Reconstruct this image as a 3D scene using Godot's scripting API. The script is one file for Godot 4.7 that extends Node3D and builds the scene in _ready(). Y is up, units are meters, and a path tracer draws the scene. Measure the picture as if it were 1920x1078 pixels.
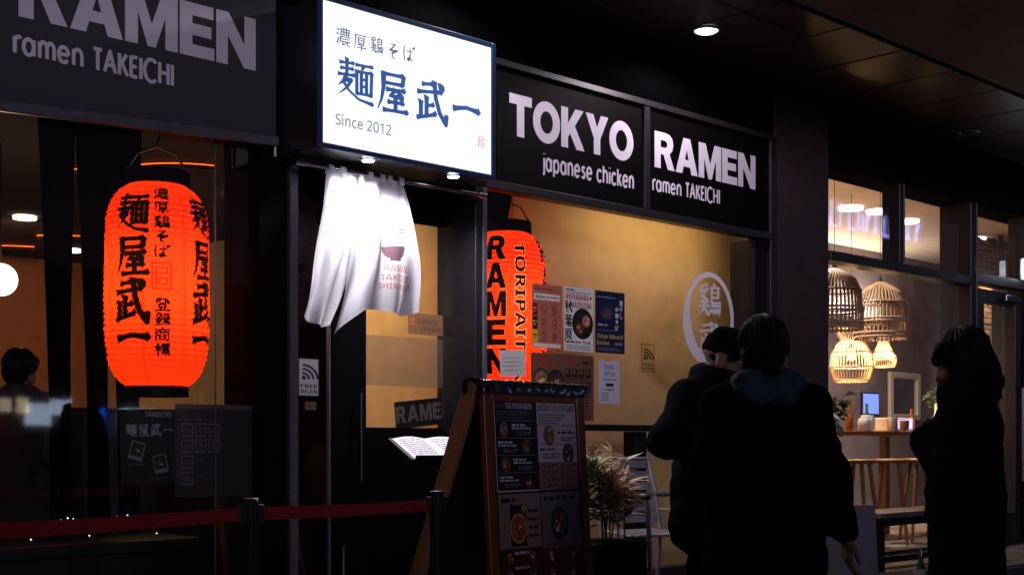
extends Node3D
# A ramen shop front at night. x runs along the shop front, y up, z out to the street.

class Canvas:
	# flat print: drawn at twice the size with plain fills, then halved
	var img: Image
	var k := 2.0
	var alpha := false
	func _init(w: int, h: int, bg: Color, with_alpha := false) -> void:
		alpha = with_alpha
		img = Image.create(w * 2, h * 2, false, Image.FORMAT_RGBA8)
		img.fill(bg)
	func rect(x: float, y: float, w: float, h: float, c: Color) -> void:
		img.fill_rect(Rect2i(roundi(x * k), roundi(y * k), maxi(1, roundi(w * k)), maxi(1, roundi(h * k))), c)
	func poly(p: PackedVector2Array, c: Color) -> void:
		var lo := INF
		var hi := -INF
		for q in p:
			lo = minf(lo, q.y * k)
			hi = maxf(hi, q.y * k)
		var n := p.size()
		for y in range(maxi(0, floori(lo)), mini(img.get_height(), ceili(hi) + 1)):
			var yc := y + 0.5
			var xs: Array[float] = []
			for i in n:
				var a := p[i] * k
				var b := p[(i + 1) % n] * k
				if (a.y <= yc) != (b.y <= yc):
					xs.append(a.x + (yc - a.y) / (b.y - a.y) * (b.x - a.x))
			if xs.size() > 2:
				xs.sort()
			elif xs.size() == 2 and xs[0] > xs[1]:
				xs = [xs[1], xs[0]]
			for i in range(0, xs.size() - 1, 2):
				var x0 := roundi(xs[i])
				var x1 := roundi(xs[i + 1])
				if x1 > x0:
					img.fill_rect(Rect2i(x0, y, x1 - x0, 1), c)
	func oval(cx: float, cy: float, rx: float, ry: float, c: Color, n := 28) -> void:
		var p := PackedVector2Array()
		for i in n:
			p.append(Vector2(cx + rx * cos(TAU * i / n), cy + ry * sin(TAU * i / n)))
		poly(p, c)
	func ring(cx: float, cy: float, rx: float, ry: float, w: float, c: Color, a0 := 0.0, a1 := TAU) -> void:
		var p := PackedVector2Array()
		var n := 40
		for i in n + 1:
			var t := a0 + (a1 - a0) * i / n
			p.append(Vector2(cx + rx * cos(t), cy + ry * sin(t)))
		line(p, w, w, c)
	func line(p: PackedVector2Array, w0: float, w1: float, c: Color, square := false) -> void:
		var n := p.size()
		for i in n - 1:
			var wa := lerpf(w0, w1, float(i) / (n - 1)) * 0.5
			var wb := lerpf(w0, w1, float(i + 1) / (n - 1)) * 0.5
			var d := (p[i + 1] - p[i]).normalized()
			var s := Vector2(-d.y, d.x)
			poly(PackedVector2Array([p[i] + s * wa, p[i + 1] + s * wb, p[i + 1] - s * wb, p[i] - s * wa]), c)
			if not square or i > 0:
				oval(p[i].x, p[i].y, wa, wa, c, 12)
			if not square or i < n - 2:
				oval(p[i + 1].x, p[i + 1].y, wb, wb, c, 12)
	func glyph(strokes: String, x: float, y: float, w: float, h: float, pen: float, c: Color) -> void:
		for one in strokes.split("/"):
			var v := one.strip_edges().split_floats(" ", false)
			var p := PackedVector2Array()
			for i in range(0, v.size() - 1, 2):
				p.append(Vector2(x + v[i] * w * 0.01, y + v[i + 1] * h * 0.01))
			if pen < 3.0 or p.size() < 2:
				line(p, pen, pen, c)
			else:
				brush(p, pen, c)
	func brush(p: PackedVector2Array, pen: float, c: Color) -> void:
		# pressed and lifted as a brush is: level strokes thin with a heavy end, falling ones drawn out to a point
		var all := 0.0
		for i in p.size() - 1:
			all += p[i].distance_to(p[i + 1])
		var d := p[p.size() - 1] - p[p.size() - 2]
		var first := p[1] - p[0]
		var kind := 1
		if absf(d.y) < 0.4 * absf(d.x):
			kind = 0
		elif d.x < -0.25 * absf(d.y) and p.size() < 5:
			kind = 2
		elif d.x > 0.3 * absf(d.y) and d.y > 0.0:
			kind = 3
		var left := PackedVector2Array()
		var right := PackedVector2Array()
		var run := 0.0
		for i in p.size() - 1:
			var seg := p[i].distance_to(p[i + 1])
			var n := maxi(2, ceili(seg / maxf(pen * 0.35, 2.0)))
			for k in n + (1 if i == p.size() - 2 else 0):
				var t := (run + seg * k / n) / maxf(all, 0.01)
				var q := p[i].lerp(p[i + 1], float(k) / n)
				var dir := (p[i + 1] - p[i]).normalized()
				if k == 0 and i > 0:
					dir = (dir + (p[i] - p[i - 1]).normalized()).normalized()
				var w := 1.0
				match kind:
					0: w = 0.66 + 0.5 * exp(-t * 9.0) + 0.62 * exp(-(1.0 - t) * 8.0)
					1: w = 1.02 + 0.3 * exp(-t * 10.0) + 0.12 * exp(-(1.0 - t) * 8.0)
					2: w = 1.3 - 1.08 * pow(t, 1.3)
					3: w = 0.62 + 0.95 * sin(minf(t * 1.18, 1.0) * PI * 0.62) - 1.1 * maxf(0.0, t - 0.8) / 0.2 * 0.9
				w = maxf(0.16, w) * pen * 0.5
				var s := Vector2(-dir.y, dir.x) * w
				left.append(q + s)
				right.append(q - s)
			run += seg
		var h := first.normalized() * pen * 0.22
		for i in left.size() - 1:
			poly(PackedVector2Array([left[i], left[i + 1], right[i + 1], right[i]]), c)
			if i > 0 and (left[i] - right[i]).length() > 2.0:
				var m := (left[i] + right[i]) * 0.5
				var r := (left[i] - right[i]).length() * 0.49
				oval(m.x, m.y, r, r, c, 10)
		# a slanted start
		poly(PackedVector2Array([left[0], left[0] - h + Vector2(-0.1, -0.3) * pen, right[0] - h * 0.6, right[0]]), c)
		if kind == 0:
			var e := p[p.size() - 1]
			poly(PackedVector2Array([e + Vector2(-0.55, -0.05) * pen, e + Vector2(-0.1, -0.75) * pen, e + Vector2(0.45, 0.1) * pen, e + Vector2(-0.1, 0.5) * pen]), c)
	func tris(p: PackedVector2Array, c: Color) -> void:
		for i in range(0, p.size(), 3):
			poly(PackedVector2Array([p[i], p[i + 1], p[i + 2]]), c)
	func dashes(x: float, y: float, w: float, h: float, c: Color, seed_: int) -> void:
		var r := RandomNumberGenerator.new()
		r.seed = seed_
		var at := x
		while at < x + w:
			var d := minf(r.randf_range(1.2, 4.5) * h, x + w - at)
			if d > 0.3 * h:
				rect(at, y, d, h, c)
			at += d + h * 0.8
	func texture() -> ImageTexture:
		img.shrink_x2()
		return ImageTexture.create_from_image(img)

class Geo:
	# collects faces with their normals; o is taken off every point, so that shapes can be given in world places
	var st := SurfaceTool.new()
	var o := Vector3.ZERO
	var col := Color.WHITE
	func _init(origin := Vector3.ZERO) -> void:
		o = origin
		st.begin(Mesh.PRIMITIVE_TRIANGLES)
	func v(p: Vector3, n: Vector3, uv: Vector2) -> void:
		st.set_color(col)
		st.set_normal(n)
		st.set_uv(uv)
		st.add_vertex(p - o)
	func tri(a: Vector3, b: Vector3, c: Vector3, na: Vector3, nb: Vector3, nc: Vector3, ua := Vector2.ZERO, ub := Vector2.ZERO, uc := Vector2.ZERO) -> void:
		if (b - a).cross(c - a).dot(na + nb + nc) > 0.0:
			v(a, na, ua); v(c, nc, uc); v(b, nb, ub)
		else:
			v(a, na, ua); v(b, nb, ub); v(c, nc, uc)
	func quad(a: Vector3, b: Vector3, c: Vector3, d: Vector3, n: Vector3) -> void:
		# a top left, b top right, c bottom right, d bottom left as seen from the front
		tri(a, b, c, n, n, n, Vector2(0, 0), Vector2(1, 0), Vector2(1, 1))
		tri(a, c, d, n, n, n, Vector2(0, 0), Vector2(1, 1), Vector2(0, 1))
	func flat4(a: Vector3, b: Vector3, c: Vector3, d: Vector3, towards: Vector3) -> void:
		var n := (b - a).cross(d - a).normalized()
		if n.dot(towards) < 0.0:
			n = -n
		quad(a, b, c, d, n)
	func box(c: Vector3, s: Vector3, b := Basis.IDENTITY, ch := 0.0) -> void:
		var h := s * 0.5
		var e := minf(ch, minf(h.x, minf(h.y, h.z)) * 0.9)
		for ax in 3:
			for sg in [-1.0, 1.0]:
				var u := (ax + 1) % 3
				var w := (ax + 2) % 3
				var p: Array[Vector3] = []
				for q in [[-1, 1], [1, 1], [1, -1], [-1, -1]]:
					var t := Vector3.ZERO
					t[ax] = sg * h[ax]
					t[u] = q[0] * (h[u] - e)
					t[w] = q[1] * (h[w] - e)
					p.append(c + b * t)
				var n := Vector3.ZERO
				n[ax] = sg
				quad(p[0], p[1], p[2], p[3], (b * n).normalized())
		if e <= 0.0:
			return
		for ax in 3:
			var u := (ax + 1) % 3
			var w := (ax + 2) % 3
			for su in [-1.0, 1.0]:
				for sw in [-1.0, 1.0]:
					var p: Array[Vector3] = []
					for q in [[-1, 0], [1, 0], [1, 1], [-1, 1]]:
						var t := Vector3.ZERO
						t[ax] = q[0] * (h[ax] - e)
						t[u] = su * (h[u] - (e if q[1] == 0 else 0.0))
						t[w] = sw * (h[w] - (0.0 if q[1] == 0 else e))
						p.append(c + b * t)
					var n := Vector3.ZERO
					n[u] = su
					n[w] = sw
					quad(p[0], p[1], p[2], p[3], (b * n).normalized())
		for sx in [-1.0, 1.0]:
			for sy in [-1.0, 1.0]:
				for sz in [-1.0, 1.0]:
					var n: Vector3 = (b * Vector3(sx, sy, sz)).normalized()
					var k := Vector3(sx * h.x, sy * h.y, sz * h.z)
					var f := Vector3(sx * e, sy * e, sz * e)
					tri(c + b * (k - Vector3(0, f.y, f.z)), c + b * (k - Vector3(f.x, 0, f.z)), c + b * (k - Vector3(f.x, f.y, 0)), n, n, n)
	func span(x0: float, x1: float, y0: float, y1: float, z0: float, z1: float, ch := 0.0) -> void:
		box(Vector3(x0 + x1, y0 + y1, z0 + z1) * 0.5, Vector3(absf(x1 - x0), absf(y1 - y0), absf(z1 - z0)), Basis.IDENTITY, ch)
	func bar(a: Vector3, b: Vector3, w: float, t: float, up := Vector3.UP, ch := 0.0) -> void:
		var y := (b - a).normalized()
		var x := y.cross(up).normalized() if absf(y.dot(up)) < 0.99 else y.cross(Vector3.RIGHT).normalized()
		box((a + b) * 0.5, Vector3(w, a.distance_to(b), t), Basis(x, y, x.cross(y)), ch)
	func tube(p: PackedVector3Array, r0: float, r1: float, n := 8, caps := true) -> void:
		var m := p.size()
		var rings: Array = []
		var side := Vector3.ZERO
		for i in m:
			var d := (p[mini(i + 1, m - 1)] - p[maxi(i - 1, 0)]).normalized()
			if side == Vector3.ZERO:
				side = d.cross(Vector3.UP if absf(d.y) < 0.9 else Vector3.RIGHT).normalized()
			side = (side - d * side.dot(d)).normalized()
			var up := d.cross(side)
			var r := lerpf(r0, r1, float(i) / maxi(1, m - 1))
			var ring: Array = []
			for j in n + 1:
				var t := TAU * j / n
				var nn := side * cos(t) + up * sin(t)
				ring.append([p[i] + nn * r, nn])
			rings.append(ring)
		for i in m - 1:
			for j in n:
				var a: Array = rings[i][j]
				var b: Array = rings[i][j + 1]
				var c: Array = rings[i + 1][j + 1]
				var d2: Array = rings[i + 1][j]
				tri(a[0], b[0], c[0], a[1], b[1], c[1])
				tri(a[0], c[0], d2[0], a[1], c[1], d2[1])
		if caps:
			for e in [0, m - 1]:
				var nn := (p[0] - p[1]).normalized() if e == 0 else (p[m - 1] - p[m - 2]).normalized()
				for j in n:
					tri(p[e], rings[e][j][0], rings[e][j + 1][0], nn, nn, nn)
	func lathe(c: Vector3, prof: PackedVector2Array, n := 32, urep := 1.0, u0 := 0.0, smooth := true) -> void:
		# prof: (radius, height) from the top down
		var m := prof.size()
		var nr: Array[Vector2] = []
		for i in m:
			var d := prof[mini(i + 1, m - 1)] - prof[maxi(i - 1, 0)]
			nr.append(Vector2(-d.y, d.x).normalized())
		for i in m - 1:
			var na := nr[i]
			var nb := nr[i + 1]
			if not smooth:
				var d := prof[i + 1] - prof[i]
				na = Vector2(-d.y, d.x).normalized()
				nb = na
			for j in n:
				var t0 := TAU * j / n
				var t1 := TAU * (j + 1) / n
				var d0 := Vector3(sin(t0), 0, cos(t0))
				var d1 := Vector3(sin(t1), 0, cos(t1))
				var h := Vector3.UP
				var va := (prof[0].y - prof[i].y) / maxf(1e-6, prof[0].y - prof[m - 1].y)
				var vb := (prof[0].y - prof[i + 1].y) / maxf(1e-6, prof[0].y - prof[m - 1].y)
				var a := c + d0 * prof[i].x + h * prof[i].y
				var b := c + d1 * prof[i].x + h * prof[i].y
				var e := c + d1 * prof[i + 1].x + h * prof[i + 1].y
				var f := c + d0 * prof[i + 1].x + h * prof[i + 1].y
				var ua := (t0 / TAU) * urep + u0
				var ub := (t1 / TAU) * urep + u0
				tri(a, b, e, d0 * na.x + h * na.y, d1 * na.x + h * na.y, d1 * nb.x + h * nb.y, Vector2(ua, va), Vector2(ub, va), Vector2(ub, vb))
				tri(a, e, f, d0 * na.x + h * na.y, d1 * nb.x + h * nb.y, d0 * nb.x + h * nb.y, Vector2(ua, va), Vector2(ub, vb), Vector2(ua, vb))
	func ball(c: Vector3, r: Vector3, n := 16) -> void:
		var m := n / 2
		for i in m:
			for j in n:
				var q: Array[Vector3] = []
				for e in [[0, 0], [0, 1], [1, 1], [1, 0]]:
					var a: float = PI * (i + e[0]) / m
					var b: float = TAU * (j + e[1]) / n
					q.append(Vector3(sin(a) * cos(b), cos(a), sin(a) * sin(b)))
				tri(c + q[0] * r, c + q[1] * r, c + q[2] * r, (q[0] / r).normalized(), (q[1] / r).normalized(), (q[2] / r).normalized())
				tri(c + q[0] * r, c + q[2] * r, c + q[3] * r, (q[0] / r).normalized(), (q[2] / r).normalized(), (q[3] / r).normalized())
	func disc(c: Vector3, r: float, n: Vector3, k := 24) -> void:
		var x := n.cross(Vector3.RIGHT if absf(n.x) < 0.9 else Vector3.UP).normalized()
		var y := n.cross(x)
		for i in k:
			var a := TAU * i / k
			var b := TAU * (i + 1) / k
			tri(c, c + (x * cos(a) + y * sin(a)) * r, c + (x * cos(b) + y * sin(b)) * r, n, n, n, Vector2(0.5, 0.5), Vector2(0.5 + 0.5 * cos(a), 0.5 + 0.5 * sin(a)), Vector2(0.5 + 0.5 * cos(b), 0.5 + 0.5 * sin(b)))
	func grid(p: Array, cols: int) -> void:
		# a smooth sheet through points given row by row
		var rows := p.size() / cols
		var nn: Array[Vector3] = []
		for i in p.size():
			var r := i / cols
			var c := i % cols
			var dx: Vector3 = p[r * cols + mini(c + 1, cols - 1)] - p[r * cols + maxi(c - 1, 0)]
			var dy: Vector3 = p[mini(r + 1, rows - 1) * cols + c] - p[maxi(r - 1, 0) * cols + c]
			nn.append(dy.cross(dx).normalized())
		for r in rows - 1:
			for c in cols - 1:
				var i := r * cols + c
				var e := [i, i + 1, i + cols + 1, i + cols]
				var uv := [Vector2(float(c) / (cols - 1), float(r) / (rows - 1)), Vector2(float(c + 1) / (cols - 1), float(r) / (rows - 1)), Vector2(float(c + 1) / (cols - 1), float(r + 1) / (rows - 1)), Vector2(float(c) / (cols - 1), float(r + 1) / (rows - 1))]
				tri(p[e[0]], p[e[1]], p[e[2]], nn[e[0]], nn[e[1]], nn[e[2]], uv[0], uv[1], uv[2])
				tri(p[e[0]], p[e[2]], p[e[3]], nn[e[0]], nn[e[2]], nn[e[3]], uv[0], uv[2], uv[3])
	func mesh() -> ArrayMesh:
		return st.commit()

class Body:
	# joins tapered capsules [a, b, ra, rb] and ellipsoids [centre, radii] with a smooth minimum and meshes the field as surface nets
	static func mesh(st: SurfaceTool, prims: Array, cell: float, blend: float, where := Transform3D.IDENTITY, rough := 0.0, seed_ := 1, freq := 7.0) -> void:
		var lo := Vector3.ONE * INF
		var hi := -lo
		for p in prims:
			var r: Vector3 = p[1] if p.size() == 2 else Vector3.ONE * maxf(p[2], p[3])
			for q in ([p[0]] if p.size() == 2 else [p[0], p[1]]):
				lo = lo.min(q - r)
				hi = hi.max(q + r)
		var pad := blend * 0.5 + cell * 3.0 + rough
		lo -= Vector3.ONE * pad
		hi += Vector3.ONE * pad
		var nx := ceili((hi.x - lo.x) / cell) + 1
		var ny := ceili((hi.y - lo.y) / cell) + 1
		var nz := ceili((hi.z - lo.z) / cell) + 1
		var f := PackedFloat32Array()
		f.resize(nx * ny * nz)
		f.fill(9.0)
		var reach := blend + cell * 2.5 + rough
		for p in prims:
			var ell: bool = p.size() == 2
			var a: Vector3 = p[0]
			var b: Vector3 = p[0] if ell else p[1]
			var rr: Vector3 = p[1] if ell else Vector3.ONE * maxf(p[2], p[3])
			var ba := b - a
			var bb := maxf(ba.dot(ba), 1e-9)
			var ra := 0.0 if ell else float(p[2])
			var dr := 0.0 if ell else float(p[3]) - ra
			var least := minf(rr.x, minf(rr.y, rr.z))
			var l := (a.min(b) - rr - Vector3.ONE * reach - lo) / cell
			var h := (a.max(b) + rr + Vector3.ONE * reach - lo) / cell
			var x1 := mini(nx, ceili(h.x) + 1)
			for z in range(maxi(0, floori(l.z)), mini(nz, ceili(h.z) + 1)):
				for y in range(maxi(0, floori(l.y)), mini(ny, ceili(h.y) + 1)):
					var row := (z * ny + y) * nx
					for x in range(maxi(0, floori(l.x)), x1):
						var q := Vector3(lo.x + x * cell, lo.y + y * cell, lo.z + z * cell) - a
						var d: float
						if ell:
							d = ((q / rr).length() - 1.0) * least
						else:
							var t := clampf(q.dot(ba) / bb, 0.0, 1.0)
							d = (q - ba * t).length() - ra - dr * t
						var e := f[row + x]
						var m := blend - absf(d - e)
						f[row + x] = minf(d, e) - (m * m / (blend * 4.0) if m > 0.0 else 0.0)
		if rough > 0.0:
			var ns := FastNoiseLite.new()
			ns.seed = seed_
			ns.frequency = freq
			ns.fractal_octaves = 3
			for z in nz:
				for y in ny:
					for x in nx:
						var i := (z * ny + y) * nx + x
						if absf(f[i]) < 0.05:
							f[i] += rough * ns.get_noise_3d(lo.x + x * cell, (lo.y + y * cell) * 1.8, lo.z + z * cell)
		var at := PackedInt32Array()
		at.resize(nx * ny * nz)
		at.fill(-1)
		var pts := PackedVector3Array()
		var off := [0, 1, nx, nx + 1, nx * ny, nx * ny + 1, nx * ny + nx, nx * ny + nx + 1]
		var edges := [[0, 1], [2, 3], [4, 5], [6, 7], [0, 2], [1, 3], [4, 6], [5, 7], [0, 4], [1, 5], [2, 6], [3, 7]]
		var far := cell * 2.0
		var g: Array[float] = [0, 0, 0, 0, 0, 0, 0, 0]
		for z in nz - 1:
			for y in ny - 1:
				var row := (z * ny + y) * nx
				for x in nx - 1:
					var i := row + x
					if absf(f[i]) > far:
						continue
					var neg := 0
					for c in 8:
						g[c] = f[i + off[c]]
						if g[c] < 0.0:
							neg += 1
					if neg == 0 or neg == 8:
						continue
					var s := Vector3.ZERO
					var k := 0
					for e in edges:
						var u: float = g[e[0]]
						var w: float = g[e[1]]
						if (u < 0.0) != (w < 0.0):
							var t := u / (u - w)
							var pa := Vector3(e[0] & 1, (e[0] >> 1) & 1, e[0] >> 2)
							var pb := Vector3(e[1] & 1, (e[1] >> 1) & 1, e[1] >> 2)
							s += pa.lerp(pb, t)
							k += 1
					at[i] = pts.size()
					pts.append(lo + (Vector3(x, y, z) + s / k) * cell)
		var index := PackedInt32Array()
		var step := [1, nx, nx * ny]
		for z in range(1, nz - 1):
			for y in range(1, ny - 1):
				for x in range(1, nx - 1):
					var i := (z * ny + y) * nx + x
					if absf(f[i]) > far:
						continue
					for ax in 3:
						var j: int = i + step[ax]
						if (f[i] < 0.0) == (f[j] < 0.0):
							continue
						var u: int = step[(ax + 1) % 3]
						var w: int = step[(ax + 2) % 3]
						var q := [at[i], at[i - u], at[i - u - w], at[i - w]]
						if q[0] < 0 or q[1] < 0 or q[2] < 0 or q[3] < 0:
							continue
						if f[i] < 0.0:
							index.append_array([q[0], q[2], q[1], q[0], q[3], q[2]])
						else:
							index.append_array([q[0], q[1], q[2], q[0], q[2], q[3]])
		var nn := PackedVector3Array()
		nn.resize(pts.size())
		for t in range(0, index.size(), 3):
			var c := (pts[index[t + 2]] - pts[index[t]]).cross(pts[index[t + 1]] - pts[index[t]])
			for m in 3:
				nn[index[t + m]] += c
		for t in index:
			st.set_normal((where.basis * nn[t]).normalized())
			st.set_uv(Vector2(pts[t].x, -pts[t].y))
			st.add_vertex(where * pts[t])

const KANJI := {
	"一": "6 54 50 46 94 51",
	"武": "22 14 52 10/8 33 80 24/34 42 34 84/36 60 55 57/17 54 17 86/6 91 34 85 62 76/58 5 62 40 74 72 93 95 95 74/72 7 84 18",
	"屋": "22 12 82 10/82 10 80 30/22 32 80 30/22 12 22 44 16 72 5 95/32 46 86 43/56 46 42 60 74 58/66 50 78 62/36 74 82 72/58 62 58 92/22 94 94 91",
	"麺": "10 14 46 11/28 4 28 40/12 26 44 24/6 40 48 37/26 40 18 54 6 64/20 50 40 48 28 66 8 82/18 54 34 72 60 87 97 92/52 12 96 10/72 12 66 24/54 26 54 76/54 26 94 24/94 24 92 76/54 74 92 73/66 26 66 74/80 26 80 74/66 42 80 41/66 57 80 56",
	"濃": "8 12 18 20/4 34 14 42/6 88 20 58/34 10 34 40/34 12 92 10/92 10 90 38/34 25 90 24/34 40 90 38/54 4 54 40/72 4 72 40/30 50 94 48/32 50 30 70 20 92/42 62 84 60/36 74 94 72/48 74 46 92 60 86/84 76 70 84/62 74 76 88 94 94",
	"厚": "14 12 90 10/16 12 14 60 4 92/36 24 36 50/36 24 78 23/78 23 77 50/36 36 77 36/36 50 77 49/34 60 78 58 60 68/60 66 60 90 50 86/26 76 92 74",
	"鶏": "40 6 14 14/10 20 16 28/26 18 29 26/42 16 36 26/28 30 14 40 30 42/30 42 12 54 40 52/34 44 42 54/6 66 48 63/28 54 24 72 6 92/28 68 46 90/70 4 64 12/58 14 58 56/58 14 86 13/86 13 85 40/58 27 85 26/58 40 85 39/58 54 94 52/58 62 94 60 92 86 84 92/54 74 50 88/64 72 66 84/74 70 78 82/83 69 87 78",
	"そ": "30 12 68 10 26 46 80 42 44 58 42 78 66 90",
	"ば": "14 12 10 50 16 88/36 34 76 31/58 12 58 70 48 84 38 76 50 68 78 84/78 8 84 18/88 4 94 14",
	"登": "18 12 44 10 32 28 8 46/12 24 22 32/56 6 66 20 94 44/70 10 62 18/84 16 74 26/36 42 66 41/30 52 30 70/30 52 70 51/70 51 69 70/30 70 69 69/36 74 42 86/64 74 58 86/8 92 94 90",
	"録": "28 4 6 30/28 4 48 24/18 32 42 30/10 48 46 46/28 32 28 84/14 58 20 72/42 56 36 70/6 90 48 84/58 10 86 9/86 9 85 34/60 22 85 21/52 36 96 34/74 36 74 92 66 88/56 46 64 56/54 76 70 62/92 42 80 54/78 56 94 82",
	"商": "50 2 50 12/8 16 92 14/32 20 38 30/66 18 60 30/12 34 12 94/12 34 88 33/88 33 87 92 78 88/42 36 36 50 24 54/58 36 60 48 76 50/34 62 34 84/34 62 66 61/66 61 65 84/34 82 65 82",
	"標": "4 28 42 26/24 6 24 94/22 32 4 66/26 36 40 52/48 10 94 8/52 20 52 42/52 20 90 19/90 19 89 42/52 42 89 41/64 10 64 42/78 10 78 42/54 52 90 51/46 64 96 62/71 64 71 94 64 90/56 72 48 86/84 70 94 84",
	"秋": "40 6 12 14/6 32 48 29/27 12 27 92/26 36 6 66/30 40 46 54/58 30 64 46/92 24 80 42/74 8 72 46 48 92/72 48 96 92",
	"葉": "8 14 92 12/32 4 32 24/66 4 66 24/8 38 94 36/30 28 30 56/50 28 50 54/70 28 70 56/30 56 78 55/8 68 94 66/50 56 50 96/48 68 10 92/52 68 92 92",
	"原": "12 10 92 8/16 10 14 60 4 94/56 14 48 24/34 26 34 56/34 26 80 25/80 25 79 56/34 40 79 40/34 56 79 55/56 56 56 92 46 88/38 66 24 86/72 64 90 84",
	"煮": "20 14 72 12/46 4 46 30/8 32 92 30/84 8 50 44 8 64/36 44 36 70/36 44 74 43/74 43 73 70/36 57 73 56/36 70 73 69/16 80 8 94/36 80 40 92/58 80 64 92/80 78 92 94",
	"干": "18 16 82 14/8 46 94 44/50 16 50 94",
	"し": "30 8 28 70 42 90 66 86 84 66",
	"中": "14 28 14 62/14 28 86 27/86 27 85 62/14 60 85 60/50 6 50 96",
	"華": "8 14 92 12/34 4 34 22/66 4 66 22/14 32 86 31/6 48 94 46/32 32 32 62/68 32 68 62/14 62 88 61/6 76 94 74/50 26 50 98",
	"印": "8 6 92 6/92 6 92 94/92 94 8 94/8 94 8 6/26 22 74 22/74 22 74 40/74 40 26 40/26 22 26 78/26 58 74 58/74 58 74 78/50 78 74 78/38 70 38 78",
}
# heavy sign capitals, drawn as outlines on a cap height of 100
const HEAVY := {
	"T": [80, "0 0 80 0 80 24 53 24 53 100 27 100 27 24 0 24"],
	"K": [90, "0 0 26 0 26 38 54 0 86 0 52 42 90 100 58 100 34 63 26 73 26 100 0 100"],
	"Y": [90, "0 0 30 0 45 31 60 0 90 0 58 60 58 100 32 100 32 60"],
	"A": [98, "34 0 64 0 98 100 69 100 63 80 35 80 29 100 0 100/41 60 57 60 49 32"],
	"M": [104, "0 0 32 0 52 58 72 0 104 0 104 100 79 100 79 42 60 100 44 100 25 42 25 100 0 100"],
	"E": [72, "0 0 70 0 70 23 26 23 26 38 66 38 66 60 26 60 26 77 72 77 72 100 0 100"],
	"N": [86, "0 0 27 0 61 55 61 0 86 0 86 100 60 100 25 44 25 100 0 100"],
	"R": [86, "0 0 48 0 64 3 76 12 80 29 76 46 64 56 86 100 56 100 38 61 26 61 26 100 0 100/26 22 26 41 45 41 52 38 54 31 52 25 45 22"],
}
# round one-line letters: l points, c centre radius from-angle to-angle; x height 72 on a cap height of 100
const ROUND := {
	"a": [80, "c 35 36 30 0 360/l 66 0 66 71"], "p": [80, "l 8 -26 8 71/c 39 36 30 0 360"], "n": [72, "l 8 0 8 71/c 34 43 26 0 180/l 60 43 60 0"],
	"m": [104, "l 8 0 8 71/c 30 47 22 0 180/l 52 47 52 0/c 74 47 22 0 180/l 96 47 96 0"], "e": [78, "c 37 36 30 -40 -360/l 7 37 66 37"],
	"s": [56, "l 44 58 36 66 24 67 13 61 13 50 22 42 36 36 46 27 45 13 34 4 20 4 9 12"], "c": [70, "c 37 36 30 45 315"], "h": [72, "l 8 0 8 100/c 34 43 26 0 180/l 60 43 60 0"],
	"i": [18, "l 8 0 8 71/l 8 92 8 98"], "k": [62, "l 8 0 8 100/l 10 32 50 71/l 22 44 56 0"], "r": [42, "l 8 0 8 71/c 34 43 26 75 180"], "j": [20, "l 12 71 12 -16 0 -26/l 12 92 12 98"],
	"T": [58, "l 0 96 56 96/l 28 96 28 0"], "A": [76, "l 0 0 36 98 72 0/l 14 34 58 34"], "K": [64, "l 8 0 8 100/l 10 42 56 100/l 24 58 62 0"], "E": [52, "l 8 0 8 100/l 8 96 50 96/l 8 52 46 52/l 8 4 50 4"],
	"I": [18, "l 8 0 8 100"], "C": [84, "c 48 50 46 48 312"], "H": [74, "l 8 0 8 100/l 66 0 66 100/l 8 52 66 52"], " ": [34, ""],
}

var mats := {}
var taken := {}
var font_plain: SystemFont
var font_bold: SystemFont
var text_cache := {}

func lin(r: float, g: float, b: float, a := 1.0) -> Color:
	var c := Color(r, g, b).linear_to_srgb()
	c.a = a
	return c

func mat(called: String, c: Color, rough := 0.6, metal := 0.0, spec := 0.5) -> StandardMaterial3D:
	if not mats.has(called):
		var m := StandardMaterial3D.new()
		m.resource_name = called
		m.albedo_color = c
		m.roughness = rough
		m.metallic = metal
		m.metallic_specular = spec
		mats[called] = m
	return mats[called]

func noise_tex(freq: float, c0: Color, c1: Color, seed_: int, size := 256, stretch := Vector2.ONE) -> ImageTexture:
	var n := FastNoiseLite.new()
	n.seed = seed_
	n.frequency = freq
	n.fractal_octaves = 4
	var im := Image.create(size, size, false, Image.FORMAT_RGB8)
	var far := float(size)
	for y in size:
		for x in size:
			# blends with itself shifted by a tile, so that it repeats without a seam
			var u := x / far
			var w := y / far
			var a := n.get_noise_2d(x * stretch.x, y * stretch.y)
			var b := n.get_noise_2d((x - far) * stretch.x, y * stretch.y)
			var c := n.get_noise_2d(x * stretch.x, (y - far) * stretch.y)
			var d := n.get_noise_2d((x - far) * stretch.x, (y - far) * stretch.y)
			var t := lerpf(lerpf(a, b, u), lerpf(c, d, u), w)
			im.set_pixel(x, y, c0.lerp(c1, clampf(0.5 + t * 1.1, 0, 1)))
	return ImageTexture.create_from_image(im)

func rough_mat(called: String, c0: Color, c1: Color, freq: float, scale: float, rough: float, bump := 0.0, stretch := Vector2.ONE) -> StandardMaterial3D:
	if not mats.has(called):
		var m := mat(called, Color.WHITE, rough)
		m.albedo_texture = noise_tex(freq, c0, c1, called.hash() % 1000, 256, stretch)
		m.uv1_triplanar = true
		m.uv1_world_triplanar = true
		m.uv1_scale = Vector3.ONE * scale
		if bump > 0.0:
			m.heightmap_enabled = true
			m.heightmap_texture = m.albedo_texture
			m.heightmap_scale = bump
	return mats[called]

func glow(called: String, c: Color, energy: float) -> StandardMaterial3D:
	var m := mat(called, c, 0.5)
	m.emission_enabled = true
	m.emission = c
	m.emission_energy_multiplier = energy
	return m

func print_mat(called: String, t: Texture2D, rough := 0.5) -> StandardMaterial3D:
	var m := mat(called, Color.WHITE, rough)
	m.albedo_texture = t
	return m

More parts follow.
